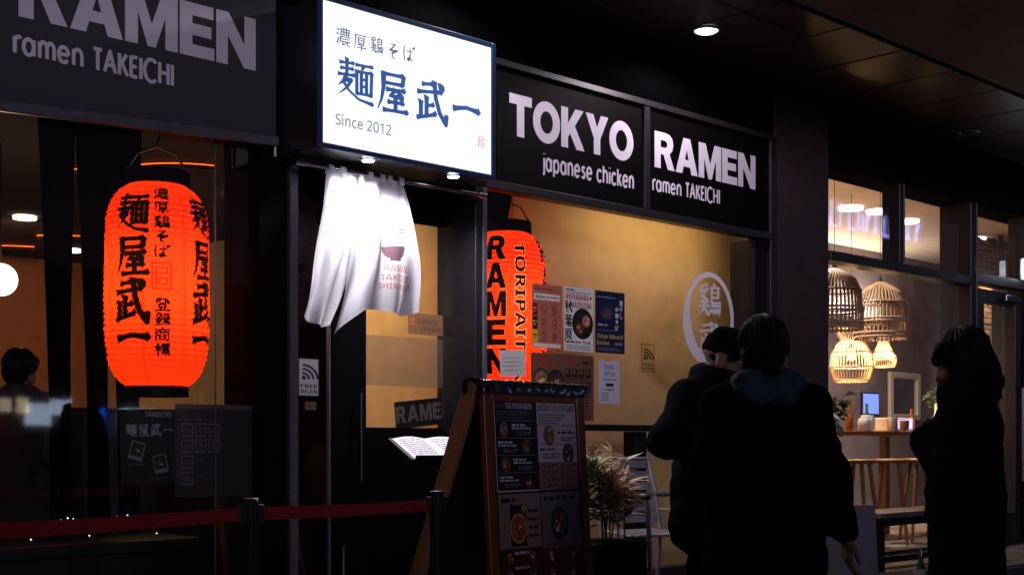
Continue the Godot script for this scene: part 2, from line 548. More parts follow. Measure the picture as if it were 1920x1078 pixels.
func cut_mat(called: String, t: Texture2D, rough := 0.6) -> StandardMaterial3D:
	var m := print_mat(called, t, rough)
	m.transparency = BaseMaterial3D.TRANSPARENCY_ALPHA_SCISSOR
	m.alpha_scissor_threshold = 0.5
	return m

func glass(called: String, tint: Color, a: float, spec := 0.5) -> StandardMaterial3D:
	var m := mat(called, tint, 0.03, 0.0, spec)
	m.albedo_color.a = a
	m.transparency = BaseMaterial3D.TRANSPARENCY_ALPHA
	return m

func numbered(called: String) -> String:
	if not taken.has(called):
		taken[called] = 0
		return called
	taken[called] += 1
	return "%s_%03d" % [called, taken[called]]

func thing(called: String, label: String, category: String, at := Vector3.ZERO, turn := 0.0, group := "") -> Node3D:
	var o := Node3D.new()
	o.name = numbered(called)
	add_child(o)
	o.position = at
	o.rotation.y = turn
	o.set_meta("label", label)
	o.set_meta("category", category)
	if group:
		o.set_meta("group", group)
	return o

func part(called: String, g, m: Material, parent: Node3D, label := "") -> MeshInstance3D:
	var o := MeshInstance3D.new()
	o.name = called
	o.mesh = g.mesh() if g is Geo else g
	o.material_override = m
	parent.add_child(o, true)
	if label:
		o.set_meta("label", label)
	return o

func struct(called: String, g: Geo, m: Material) -> MeshInstance3D:
	var o := part(called, g, m, self)
	o.set_meta("kind", "structure")
	return o

func again(o: Node3D, label: String, at: Vector3, turn := 0.0) -> Node3D:
	var c: Node3D = o.duplicate()
	c.name = numbered(String(o.name).rstrip("0123456789").trim_suffix("_"))
	add_child(c)
	c.position = at
	c.rotation.y = turn
	c.set_meta("label", label)
	return c

func bulb(at: Vector3, c: Color, e: float, parent: Node3D, size := 0.05) -> void:
	var l := OmniLight3D.new()
	l.name = "light"
	l.light_color = c
	l.light_energy = e
	l.light_size = size
	l.omni_range = 14.0
	l.omni_attenuation = 2.0
	l.shadow_enabled = true
	parent.add_child(l, true)
	l.position = at - (parent.position if parent != self else Vector3.ZERO)
	if parent != self:
		l.position = parent.transform.affine_inverse() * at

func spot(at: Vector3, to: Vector3, angle: float, c: Color, e: float, parent: Node3D, size := 0.04, soft := 0.6) -> void:
	var l := SpotLight3D.new()
	l.name = "light"
	l.light_color = c
	l.light_energy = e
	l.light_size = size
	l.spot_angle = angle
	l.spot_angle_attenuation = soft
	l.spot_range = 14.0
	l.spot_attenuation = 2.0
	l.shadow_enabled = true
	parent.add_child(l, true)
	var up := Vector3.UP if absf((to - at).normalized().y) < 0.95 else Vector3.BACK
	var t := Transform3D(Basis.looking_at(to - at, up), at)
	l.transform = parent.transform.affine_inverse() * t if parent != self else t

func lettering(s: String, bold := false) -> Array:
	# [triangles on a cap height of 1, baseline at 0, y up; width]
	var key := s + ("*" if bold else "")
	if text_cache.has(key):
		return text_cache[key]
	var out := []
	var base := 0.0
	var cap := 1.0
	for one in ["H", s]:
		var t := TextMesh.new()
		t.font = font_bold if bold else font_plain
		t.font_size = 64
		t.pixel_size = 0.01
		t.depth = 0.0
		t.curve_step = 2.0
		t.horizontal_alignment = HORIZONTAL_ALIGNMENT_LEFT
		t.text = one
		var a := t.get_mesh_arrays()
		var p: PackedVector3Array = a[Mesh.ARRAY_VERTEX]
		var idx = a[Mesh.ARRAY_INDEX]
		var ids: PackedInt32Array = idx if idx != null else PackedInt32Array(range(p.size()))
		if one == "H" and out.is_empty():
			var lo := INF
			var hi := -INF
			for q in p:
				lo = minf(lo, q.y)
				hi = maxf(hi, q.y)
			base = lo
			cap = hi - lo
			out = [0]
			if s == "H":
				pass
			continue
		var x0 := INF
		var x1 := -INF
		for q in p:
			x0 = minf(x0, q.x)
			x1 = maxf(x1, q.x)
		var flat := PackedVector2Array()
		for i in ids:
			flat.append(Vector2((p[i].x - x0) / cap, (p[i].y - base) / cap))
		out = [flat, (x1 - x0) / cap]
	text_cache[key] = out
	return out

func write(c: Canvas, s: String, x: float, base: float, cap: float, color: Color, bold := false, width := 0.0, turn := Transform2D.IDENTITY, fat := 0.0) -> void:
	var l := lettering(s, bold)
	var sx := cap
	if width > 0.0:
		sx = width / l[1]
	var shifts := [Vector2.ZERO]
	if fat > 0.0:
		for i in 8:
			shifts.append(Vector2.from_angle(TAU * i / 8) * fat)
	var src: PackedVector2Array = l[0]
	for d in shifts:
		var p := PackedVector2Array()
		for q in src:
			p.append(turn * (Vector2(x + q.x * sx, base - q.y * cap) + d))
		c.tris(p, color)

func heavy(c: Canvas, s: String, x: float, base: float, cap: float, width: float, color: Color, bg: Color, gap := 4.0) -> void:
	var total := -gap
	for ch in s:
		total += (100.0 if ch == "O" else float(HEAVY[ch][0])) + gap
	var f := width / total
	var at := x
	var g := cap / 100.0
	for ch in s:
		if ch == "O":
			c.oval(at + 50 * f, base - 50 * g, 50 * f, 51 * g, color, 48)
			c.oval(at + 50 * f, base - 50 * g, 23 * f, 27 * g, bg, 48)
			at += (100 + gap) * f
			continue
		var k := 0
		for one in String(HEAVY[ch][1]).split("/"):
			var v := one.split_floats(" ", false)
			var p := PackedVector2Array()
			for i in range(0, v.size(), 2):
				p.append(Vector2(at + v[i] * f, base - (100 - v[i + 1]) * g))
			c.poly(p, color if k == 0 else bg)
			k += 1
		at += (float(HEAVY[ch][0]) + gap) * f

func round_text(c: Canvas, s: String, x: float, base: float, cap: float, width: float, pen: float, color: Color) -> void:
	var total := 0.0
	for ch in s:
		total += float(ROUND[ch][0]) + 14.0
	var f := width / (total - 14.0)
	var g := cap / 100.0
	var at := x
	for ch in s:
		for one in String(ROUND[ch][1]).split("/", false):
			var v := one.substr(2).split_floats(" ", false)
			var p := PackedVector2Array()
			if one[0] == "c":
				var n := 26
				for i in n + 1:
					var t := deg_to_rad(lerpf(v[3], v[4], float(i) / n))
					p.append(Vector2(at + (v[0] + v[2] * cos(t)) * f, base - (v[1] + v[2] * 1.16 * sin(t)) * g))
			else:
				for i in range(0, v.size(), 2):
					p.append(Vector2(at + v[i] * f, base - v[i + 1] * g))
			c.line(p, pen, pen, color, true)
		at += (float(ROUND[ch][0]) + 14.0) * f

func column(c: Canvas, s: String, cx: float, y: float, w: float, h: float, pitch: float, pen: float, color: Color) -> void:
	for i in s.length():
		c.glyph(KANJI[s[i]], cx - w / 2, y + i * pitch, w, h, pen, color)

func sheet(at: Vector3, w: float, h: float, b := Basis.IDENTITY, origin := Vector3.ZERO) -> Geo:
	# a flat print, its centre at a point, facing b.z
	var g := Geo.new(origin)
	var x := b.x * w / 2
	var y := b.y * h / 2
	g.quad(at - x + y, at + x + y, at + x - y, at - x - y, b.z)
	return g

func _ready() -> void:
	# ---------- camera, sky, light, exposure ----------
	var cam := Camera3D.new()
	cam.name = "camera"
	cam.projection = Camera3D.PROJECTION_FRUSTUM
	cam.keep_aspect = Camera3D.KEEP_HEIGHT
	cam.near = 0.05
	cam.far = 200.0
	cam.size = 0.05 * 0.44
	cam.frustum_offset = Vector2(0, 0.05 * 0.1188)
	cam.position = Vector3(0, 1.17, 5.71)
	cam.rotation_degrees = Vector3(0, -43.97, 0)
	add_child(cam)
	var we := WorldEnvironment.new()
	we.name = "environment"
	var env := Environment.new()
	env.background_mode = Environment.BG_SKY
	var sky := Sky.new()
	var ps := ProceduralSkyMaterial.new()
	ps.sky_top_color = Color(0.14, 0.14, 0.21)
	ps.sky_horizon_color = Color(0.32, 0.27, 0.32)
	ps.ground_bottom_color = Color(0.05, 0.05, 0.05)
	ps.ground_horizon_color = Color(0.16, 0.14, 0.16)
	sky.sky_material = ps
	env.sky = sky
	env.background_energy_multiplier = 0.9
	env.tonemap_mode = Environment.TONE_MAPPER_LINEAR
	env.tonemap_exposure = 1.0
	env.sdfgi_enabled = true
	env.ssao_enabled = true
	env.ssil_enabled = true
	we.environment = env
	add_child(we)
	# the soft town light that comes over the street
	var town := DirectionalLight3D.new()
	town.name = "town_light"
	town.light_color = Color(0.93, 0.89, 1.0)
	town.light_energy = 0.21
	town.light_angular_distance = 14.0
	town.shadow_enabled = true
	town.transform = Transform3D(Basis.looking_at(Vector3(0.42, -0.16, -0.9), Vector3.UP), Vector3(0, 8, 10))
	add_child(town)

	font_plain = SystemFont.new()
	font_plain.font_names = PackedStringArray(["Droid Sans"])
	font_bold = SystemFont.new()
	font_bold.font_names = PackedStringArray(["Droid Sans"])
	font_bold.font_weight = 700

	# ---------- materials ----------
	var frame := rough_mat("dark powder coated metal", Color(0.115, 0.108, 0.115), Color(0.15, 0.138, 0.148), 0.05, 1.3, 0.42)
	var frame_light := rough_mat("grey metal edge", Color(0.31, 0.295, 0.33), Color(0.37, 0.35, 0.385), 0.04, 1.1, 0.38)
	var black := mat("black paint", lin(0.006, 0.0058, 0.0066), 0.55, 0.0, 0.3)
	var steel := mat("brushed steel", lin(0.55, 0.54, 0.56), 0.22, 1.0)
	var pane := glass("window glass", Color(0.1, 0.1, 0.11), 0.01)

	build_ground()
	build_soffit(black)
	build_cable()
	build_ramen_front(frame, frame_light, black, pane)
	build_ramen_room()
	build_cafe_front(frame, frame_light, pane)
	build_cafe_room()
	build_opposite()
	build_signs(frame, steel, black)
	build_door_curtain(steel)
	build_lanterns(black)
	build_posters()
	build_street_things(steel, black)
	build_people()

# ---------------------------------------------------------------- setting

func build_ground() -> void:
	var g := Geo.new()
	g.quad(Vector3(-60, 0, -60), Vector3(90, 0, -60), Vector3(90, 0, 60), Vector3(-60, 0, 60), Vector3.UP)
	struct("pavement", g, rough_mat("street paving", Color(0.19, 0.18, 0.18), Color(0.26, 0.245, 0.24), 0.03, 0.35, 0.7, 0.2))
	g = Geo.new()
	g.span(-4, 24, 0, 0.19, -7, 1.05, 0.01)
	var t := struct("terrace", g, rough_mat("terrace concrete", Color(0.2, 0.19, 0.185), Color(0.28, 0.26, 0.25), 0.05, 0.6, 0.65, 0.2))
	var pm := rough_mat("terrace paver", Color(0.25, 0.23, 0.22), Color(0.33, 0.31, 0.3), 0.06, 0.8, 0.6, 0.25)
	var r := RandomNumberGenerator.new()
	r.seed = 4
	for i in 10:
		for j in 2:
			g = Geo.new()
			g.box(Vector3(8.6 + i * 0.5, 0.19 + r.randf_range(0.001, 0.004), 0.28 + j * 0.5), Vector3(0.49, 0.02, 0.49), Basis.IDENTITY, 0.004)
			part("paver", g, pm, t)

func build_soffit(black: Material) -> void:
	var g := Geo.new()
	g.span(-4, 24, 3.93, 4.3, -7, 1.13)
	var s := struct("soffit_ceiling", g, black)
	var m := rough_mat("glossy brown ceiling panel", Color(0.22, 0.175, 0.165), Color(0.28, 0.22, 0.2), 0.05, 0.7, 0.36)
	m.metallic_specular = 0.26
	for i in 26:
		var x := -0.46 + i * 0.72
		g = Geo.new()
		g.span(x + 0.009, x + 0.711, 3.87, 3.9, 0.02, 1.115, 0.004)
		part("ceiling_panel", g, m, s)
	g = Geo.new()
	g.span(-4, 24, 3.885, 4.3, 1.135, 2.12, 0.004)
	struct("canopy_ceiling", g, rough_mat("canopy plaster", Color(0.3, 0.25, 0.245), Color(0.345, 0.29, 0.28), 0.05, 0.5, 0.8))
	g = Geo.new()
	g.span(-4, 24, 4.3, 7.5, -7.2, 0.0)
	var wall := thing("upper_building", "dark upper storey of the building above the ceiling panels", "building", Vector3(8, 4.3, 0))
	g.o = wall.position
	g = Geo.new(wall.position)
	g.span(-4, 24, 4.31, 8.0, -7.2, 1.1)
	part("wall", g, rough_mat("dark render", Color(0.2, 0.18, 0.18), Color(0.26, 0.23, 0.22), 0.04, 0.6, 0.85), wall)
	# the lit downlight and the dark one
	var lens := glow("downlight lens", Color(1.0, 0.93, 0.98), 5.0)
	var ring := mat("downlight ring", lin(0.2, 0.19, 0.2), 0.3, 0.6)
	for k in 3:
		var at: Vector3 = [Vector3(6.84, 3.866, 0.45), Vector3(10.73, 3.866, 0.3), Vector3(4.9, 3.866, 0.42)][k]
		var d := thing("ceiling_downlight", ["glowing round white downlight in the dark ceiling above the second sign panel", "unlit round downlight with a grey ring in the brown ceiling panels", "glowing round white downlight in the dark ceiling over the light box sign"][k], "downlight", at, 0.0, "round ceiling downlights")
		g = Geo.new()
		g.lathe(Vector3.ZERO, PackedVector2Array([Vector2(0.075, 0.0), Vector2(0.1, 0.0), Vector2(0.1, -0.008), Vector2(0.082, -0.012), Vector2(0.075, -0.004)]), 28, 1, 0, false)
		part("ring", g, ring, d)
		g = Geo.new()
		if k != 1:
			g.lathe(Vector3.ZERO, PackedVector2Array([Vector2(0.08, -0.003), Vector2(0.06, -0.016), Vector2(0.001, -0.02)]), 24)
		else:
			g.disc(Vector3(0, -0.002, 0), 0.074, Vector3.DOWN)
		part("lens", g, lens if k != 1 else mat("dark lens", lin(0.05, 0.05, 0.05), 0.1), d)
		if k != 1:
			spot(at + Vector3(0, -0.03, 0), at + Vector3(0, -2, -0.12), 80, Color(1.0, 0.93, 0.99), 1.9, d, 0.07, 0.35)

func build_cable() -> void:
	var o := thing("ceiling_cable", "thin grey cable run along the dark ceiling panels above the light box", "cable", Vector3(5.6, 3.86, 0.8))
	var p := PackedVector3Array()
	for k in 25:
		var t := k / 24.0
		p.append(Vector3(-2.6 + 4.4 * t, 0.004 - 0.012 * absf(sin(t * PI * 5.0)), 0.05 * sin(t * 3.0)))
	var g := Geo.new()
	g.tube(p, 0.005, 0.005, 6)
	part("cable", g, mat("grey cable", lin(0.12, 0.12, 0.12), 0.5), o)
	for k in 6:
		g = Geo.new()
		g.box(p[k * 4 + 2] + Vector3(0, 0.002, 0), Vector3(0.02, 0.014, 0.024), Basis.IDENTITY, 0.002)
		part("clip", g, mat("grey cable", Color.BLACK), o)

# ---------------------------------------------------------------- the ramen shop

func pane_part(x0: float, x1: float, y0: float, y1: float, z: float, m: Material, o: Node3D) -> void:
	var g := Geo.new(o.position)
	g.quad(Vector3(x0, y1, z), Vector3(x1, y1, z), Vector3(x1, y0, z), Vector3(x0, y0, z), Vector3.BACK)
	part("glass_pane", g, m, o)

func rail(called: String, x0: float, x1: float, y0: float, y1: float, z0: float, z1: float, m: Material, o: Node3D, ch := 0.004) -> MeshInstance3D:
	var g := Geo.new(o.position)
	g.span(x0, x1, y0, y1, z0, z1, ch)
	return part(called, g, m, o)

func build_ramen_front(frame: Material, light: Material, black: Material, pane: Material) -> void:
	var o := thing("ramen_shop_front", "dark metal shop front of the ramen shop with tall windows and a recessed door", "shop front", Vector3(4.7, 0.19, 0))
	var matt := mat("matt black", lin(0.005, 0.005, 0.0055), 1.0, 0.0, 0.06)
	rail("header_panel", 0.6, 8.24, 3.475, 3.865, -0.2, -0.02, mat("deepened header black", lin(0.0014, 0.0014, 0.0016), 1.0, 0.0, 0.0), o)  # colour darkened to hold back the downlight patch on this panel
	rail("top_rail", 5.1, 8.24, 3.43, 3.472, -0.06, 0.035, frame, o)
	rail("fascia_rail", 5.27, 8.205, 2.685, 2.737, -0.06, 0.035, frame, o)
	rail("sign_post", 6.718, 6.778, 2.74, 3.427, -0.06, 0.03, frame, o)
	rail("end_post", 8.17, 8.238, 0.19, 3.427, -0.3, 0.03, frame, o)
	rail("window_post", 8.006, 8.167, 0.19, 2.682, -0.22, 0.0, black, o)
	# left window bay
	rail("header_panel", 0.6, 3.69, 2.7, 3.47, -0.16, -0.06, black, o)
	rail("corner_post", 3.697, 3.876, 0.19, 3.45, -0.32, 0.01, matt, o)
	rail("door_jamb", 3.879, 3.93, 0.19, 2.625, -0.3, 0.03, light, o)
	rail("bottom_rail", 0.6, 3.694, 0.19, 0.3, -0.1, 0.0, frame, o)
	pane_part(0.6, 3.694, 0.3, 2.7, -0.04, pane, o)
	rail("glass_edge", 3.468, 3.474, 0.302, 2.69, -0.036, -0.028, light, o, 0.0)
	# door recess
	rail("door_jamb", 5.182, 5.264, 0.19, 2.68, -0.32, 0.03, frame, o)
	rail("jamb_edge", 5.232, 5.262, 0.19, 2.68, 0.032, 0.045, light, o, 0.002)
	rail("transom_panel", 3.934, 5.26, 2.69, 3.47, -0.3, -0.01, black, o)
	rail("transom_panel", 3.934, 5.178, 2.56, 2.686, -0.3, -0.2, matt, o)
	pane_part(3.934, 4.318, 0.25, 2.56, -0.25, pane, o)
	rail("glass_edge", 4.318, 4.332, 0.19, 2.56, -0.262, -0.238, light, o, 0.001)
	var d := part("door", Geo.new(), matt, o)
	var g := Geo.new(o.position)
	g.span(4.338, 4.58, 0.2, 2.555, -0.28, -0.235, 0.004)
	g.span(4.58, 5.178, 0.2, 1.258, -0.279, -0.236, 0.004)
	g.span(4.58, 5.178, 2.47, 2.554, -0.279, -0.236, 0.004)
	d.mesh = g.mesh()
	pane_part(4.578, 5.178, 1.256, 2.473, -0.256, pane, o)
	g = Geo.new(o.position)
	g.tube(PackedVector3Array([Vector3(4.5, 0.95, -0.18), Vector3(4.5, 1.45, -0.18)]), 0.012, 0.012, 10)
	for y in [1.0, 1.4]:
		g.tube(PackedVector3Array([Vector3(4.5, y, -0.18), Vector3(4.5, y, -0.236)]), 0.008, 0.008, 8)
	part("door_handle", g, mat("dark steel", lin(0.12, 0.12, 0.13), 0.25, 1.0), d)
	# right window
	pane_part(5.266, 8.004, 1.29, 2.684, -0.03, pane, o)
	rail("sill", 5.268, 8.003, 1.247, 1.289, -0.1, 0.02, black, o)
	pane_part(5.266, 6.646, 0.32, 1.246, -0.03, pane, o)
	pane_part(6.756, 8.004, 0.32, 1.246, -0.03, pane, o)
	rail("lower_post", 6.646, 6.756, 0.322, 1.244, -0.1, 0.015, black, o)
	rail("bottom_rail", 5.268, 8.003, 0.192, 0.32, -0.1, 0.02, frame, o)
	var c := thing("brown_pillar", "plain dark brown pillar between the ramen window and the cafe window", "pillar", Vector3(8.6, 0.19, 0))
	rail("shaft", 8.241, 8.97, 0.19, 3.865, -0.4, 0.02, rough_mat("brown pillar panel", Color(0.2, 0.155, 0.165), Color(0.235, 0.185, 0.192), 0.03, 0.7, 0.6), c, 0.003)
	rail("shadow_gap", 8.2385, 8.2405, 0.19, 3.8, -0.1, 0.0, black, c, 0.0)

func build_ramen_room() -> void:
	# an L-shaped room: the seating on the left, a boxed-in kitchen behind the right window
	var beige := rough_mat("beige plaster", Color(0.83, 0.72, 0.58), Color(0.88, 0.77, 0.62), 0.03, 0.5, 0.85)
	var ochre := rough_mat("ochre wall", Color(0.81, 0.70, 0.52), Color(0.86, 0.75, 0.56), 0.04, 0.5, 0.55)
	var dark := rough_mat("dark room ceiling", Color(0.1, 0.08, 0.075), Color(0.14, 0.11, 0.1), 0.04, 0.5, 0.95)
	var g := Geo.new()
	g.span(0.2, 6.139, 2.95, 3.4, -6.6, -0.631)
	g.span(0.2, 4.99, 2.951, 3.4, -0.63, -0.33)
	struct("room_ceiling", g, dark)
	g = Geo.new()
	g.span(0.2, 6.5, 0.19, 2.95, -6.8, -6.6)
	struct("back_wall", g, rough_mat("terracotta plaster", Color(0.66, 0.48, 0.37), Color(0.72, 0.53, 0.41), 0.03, 0.5, 0.85))
	g = Geo.new()
	g.span(0.0, 0.2, 0.19, 3.4, -6.8, -0.05)
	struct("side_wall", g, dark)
	g = Geo.new()
	g.span(6.14, 6.28, 0.19, 3.4, -6.6, -0.75)
	struct("kitchen_side_wall", g, beige)
	g = Geo.new()
	g.span(6.14, 8.9, 0.19, 3.4, -0.745, -0.63, 0.003)
	struct("kitchen_front_wall", g, ochre)
	g = Geo.new()
	g.span(5.0, 8.9, 2.96, 3.4, -0.629, -0.1)
	struct("window_ceiling", g, beige)
	g = Geo.new()
	g.span(8.86, 8.9, 0.19, 2.96, -0.629, -0.42)
	struct("window_side_wall", g, ochre)
	# lamps
	var globe := thing("globe_lamp", "large round white globe lamp glowing in the left window", "lamp", Vector3(3.205, 2.14, -2.0))
	g = Geo.new()
	g.ball(Vector3.ZERO, Vector3.ONE * 0.098, 24)
	part("globe", g, glow("globe glass", Color(1.0, 0.95, 0.88), 2.2), globe)
	g = Geo.new()
	g.tube(PackedVector3Array([Vector3(0, 0.095, 0), Vector3(0, 0.81, 0)]), 0.006, 0.006, 6)
	part("cord", g, mat("black cord", lin(0.02, 0.02, 0.02), 0.6), globe)
	bulb(globe.position, Color(1.0, 0.82, 0.6), 0.28, globe, 0.08)
	var lens := glow("warm downlight lens", Color(1.0, 0.9, 0.78), 4.0)
	var spots := [Vector3(4.366, 2.945, -4.336), Vector3(5.423, 2.945, -5.752), Vector3(5.1, 2.945, -2.4)]
	for i in 3:
		var d := thing("room_downlight", ["round white downlight nearest the globe lamp in the dark room ceiling", "round white downlight deep in the room seen between the dark drapes", "round white downlight in the room ceiling behind the door"][i], "downlight", spots[i], 0.0, "downlights in the ramen room ceiling")
		g = Geo.new()
		g.lathe(Vector3.ZERO, PackedVector2Array([Vector2(0.09, 0.004), Vector2(0.09, -0.02), Vector2(0.001, -0.024)]), 20)
		part("lens", g, lens, d)
		if i == 2:
			spot(spots[i] + Vector3(0, -0.06, 0), Vector3(6.14, 2.0, -2.4), 66, Color(1.0, 0.82, 0.58), 2.4, d, 0.08, 0.9)
		elif i == 1:
			spot(spots[i] + Vector3(0, -0.06, 0), Vector3(6.14, 1.8, -4.5), 60, Color(1.0, 0.86, 0.66), 0.4, d, 0.08, 0.9)
		elif i == 0:
			spot(spots[i] + Vector3(0, -0.06, 0), Vector3(4.7, 1.6, -6.5), 62, Color(1.0, 0.72, 0.52), 1.15, d, 0.08, 0.9)
	# the ceiling coves with their orange strips
	var strip := glow("orange led strip", Color(1.0, 0.36, 0.1), 2.4)
	var coves := [[Vector3(4.97, 2.93, -5.78), 0.5, 3.4, 4.5], [Vector3(4.98, 2.93, -4.9), 0.42, 3.6, 4.6], [Vector3(3.9, 2.93, -2.2), 0.36, 3.4, 4.6], [Vector3(4.31, 2.93, -1.63), 0.5, 3.3, 4.5]]
	for i in 4:
		var c: Array = coves[i]
		var d := thing("cove_light", ["wide orange light strip under the ceiling beside the globe lamp", "short orange light strip between the dark drapes", "faint orange curved light strip under the ceiling over the drapes", "orange curved light strip above the first red lantern"][i], "light strip", c[0], 0.0, "orange light strips under the room ceiling")
		var p := PackedVector3Array()
		var q := PackedVector3Array()
		for k in 13:
			var a := lerpf(c[2], c[3], k / 12.0)
			p.append(Vector3(cos(a) * c[1] + 0.2, 0, -sin(a) * c[1] - c[1] * 0.9))
			q.append(p[k] + Vector3(0, -0.02, 0.02))
		g = Geo.new()
		g.tube(p, 0.007, 0.007, 6)
		part("strip", g, strip, d)
		g = Geo.new()
		g.tube(q, 0.016, 0.016, 6)
		part("channel", g, mat("dark channel", lin(0.03, 0.02, 0.02), 0.6), d)
	# the light strip that washes the ochre wall from above
	var tr := thing("wall_washer", "long warm light strip under the ceiling behind the right window", "light strip", Vector3(7.35, 2.9, -0.2))
	g = Geo.new()
	g.box(Vector3(0, 0.02, 0), Vector3(2.6, 0.04, 0.07), Basis.IDENTITY, 0.004)
	part("channel", g, mat("track black", lin(0.02, 0.02, 0.02), 0.5), tr)
	g = Geo.new()
	g.box(Vector3(0, -0.004, 0), Vector3(2.5, 0.006, 0.05))
	part("light_strip", g, glow("warm strip", Color(1.0, 0.76, 0.4), 1.5), tr)
	var wa := AreaLight3D.new()
	wa.name = "light"
	wa.area_size = Vector2(1.7, 0.05)
	wa.light_color = Color(1.0, 0.86, 0.62)
	wa.light_energy = 1.0
	wa.area_normalize_energy = true
	wa.area_range = 8.0
	wa.shadow_enabled = true
	tr.add_child(wa, true)
	wa.position = Vector3(0.35, -0.012, 0)
	wa.rotation = Vector3(-PI / 2 + 0.45, 0, 0)
	# dark drapes that taper to a tie, hung behind the glass
	var cloth := rough_mat("black drape", Color(0.03, 0.028, 0.03), Color(0.05, 0.045, 0.045), 0.08, 1.5, 1.0)
	cloth.metallic_specular = 0.05
	var cuts := [[3.02, 0.25, "black gathered drape nearest the globe lamp in the left window"], [3.215, 0.25, "black gathered drape between the globe lamp and the first red lantern"], [3.37, 0.24, "black gathered drape close beside the first red lantern"]]
	for i in 3:
		var d := thing("window_drape", cuts[i][2], "drape", Vector3(cuts[i][0], 0.19, -0.85 + i * 0.03), 0.3, "black drapes in the left window")
		var pts := []
		for r in 17:
			var t := r / 16.0
			var w: float = cuts[i][1] * (0.62 + 0.5 * pow(absf(t - 0.62) * 1.5, 1.5) - 0.25 * t)
			for c in 25:
				var u := c / 24.0 - 0.5
				pts.append(Vector3(u * w + 0.05 * t, 2.7 * (1 - t), 0.03 * sin(u * 34 + i + t * 2) * (0.6 + 0.4 * t)))
		g = Geo.new()
		g.grid(pts, 25)
		part("cloth", g, cloth, d)
	var bq := thing("added_seat_back", "added black seat back that darkens the lower left window behind the drapes", "seat back", Vector3(2.4, 0.19, -1.02))  # partition added to darken the lower part of the left window
	rail("board", 0.9, 4.22, 0.2, 1.33, -1.04, -1.0, mat("black lacquer", Color.BLACK), bq)
	rail("cap_rail", 0.9, 4.23, 1.332, 1.36, -1.05, -0.99, mat("black lacquer", Color.BLACK), bq)
	var cb := thing("added_dark_cabinet", "added dark red brown cabinet that keeps the fixed door pane dark", "cabinet", Vector3(4.46, 0.19, -0.6))  # added so that the view through the fixed pane stays dark
	rail("side", 4.29, 4.6, 0.2, 2.9, -0.72, -0.5, mat("dark red lacquer", lin(0.012, 0.003, 0.003), 0.5, 0.0, 0.2), cb)
	# a shelf of small shiny things low in the left window
	var sh := thing("window_bench", "long black bench inside the left window carrying added glint beads", "bench", Vector3(2.6, 0.19, -0.55))
	rail("top", 1.0, 3.55, 0.62, 0.68, -0.8, -0.3, mat("black lacquer", lin(0.006, 0.005, 0.005), 0.6, 0.0, 0.2), sh)
	rail("front_board", 1.0, 3.55, 0.2, 0.615, -0.34, -0.31, mat("black lacquer", lin(0.006, 0.005, 0.005), 0.6, 0.0, 0.2), sh)
	var fl := thing("added_glint_beads", "added row of tiny glowing beads for the glints on the black window bench", "added glint beads", Vector3(3.05, 0.68, -0.5))  # glowing beads stand in for glints low in the dark window
	var bead := Geo.new()
	var wire := PackedVector3Array()
	for k in 17:
		var t := k / 16.0
		wire.append(Vector3(-0.32 + 0.66 * t, 0.012 + 0.1 * absf(sin(t * TAU)), 0.06 * sin(t * 9.0)))
		bead.ball(wire[k] + Vector3(0, 0.006, 0), Vector3.ONE * 0.0042, 6)
	part("beads", bead, glow("glowing glint bead", Color(0.95, 0.93, 0.85), 2.5), fl).set_meta("kind", "stuff")
	g = Geo.new()
	g.tube(wire, 0.002, 0.002, 5)
	part("wire", g, mat("black cord", lin(0.02, 0.02, 0.02), 0.6), fl)

# ---------------------------------------------------------------- the cafe next door

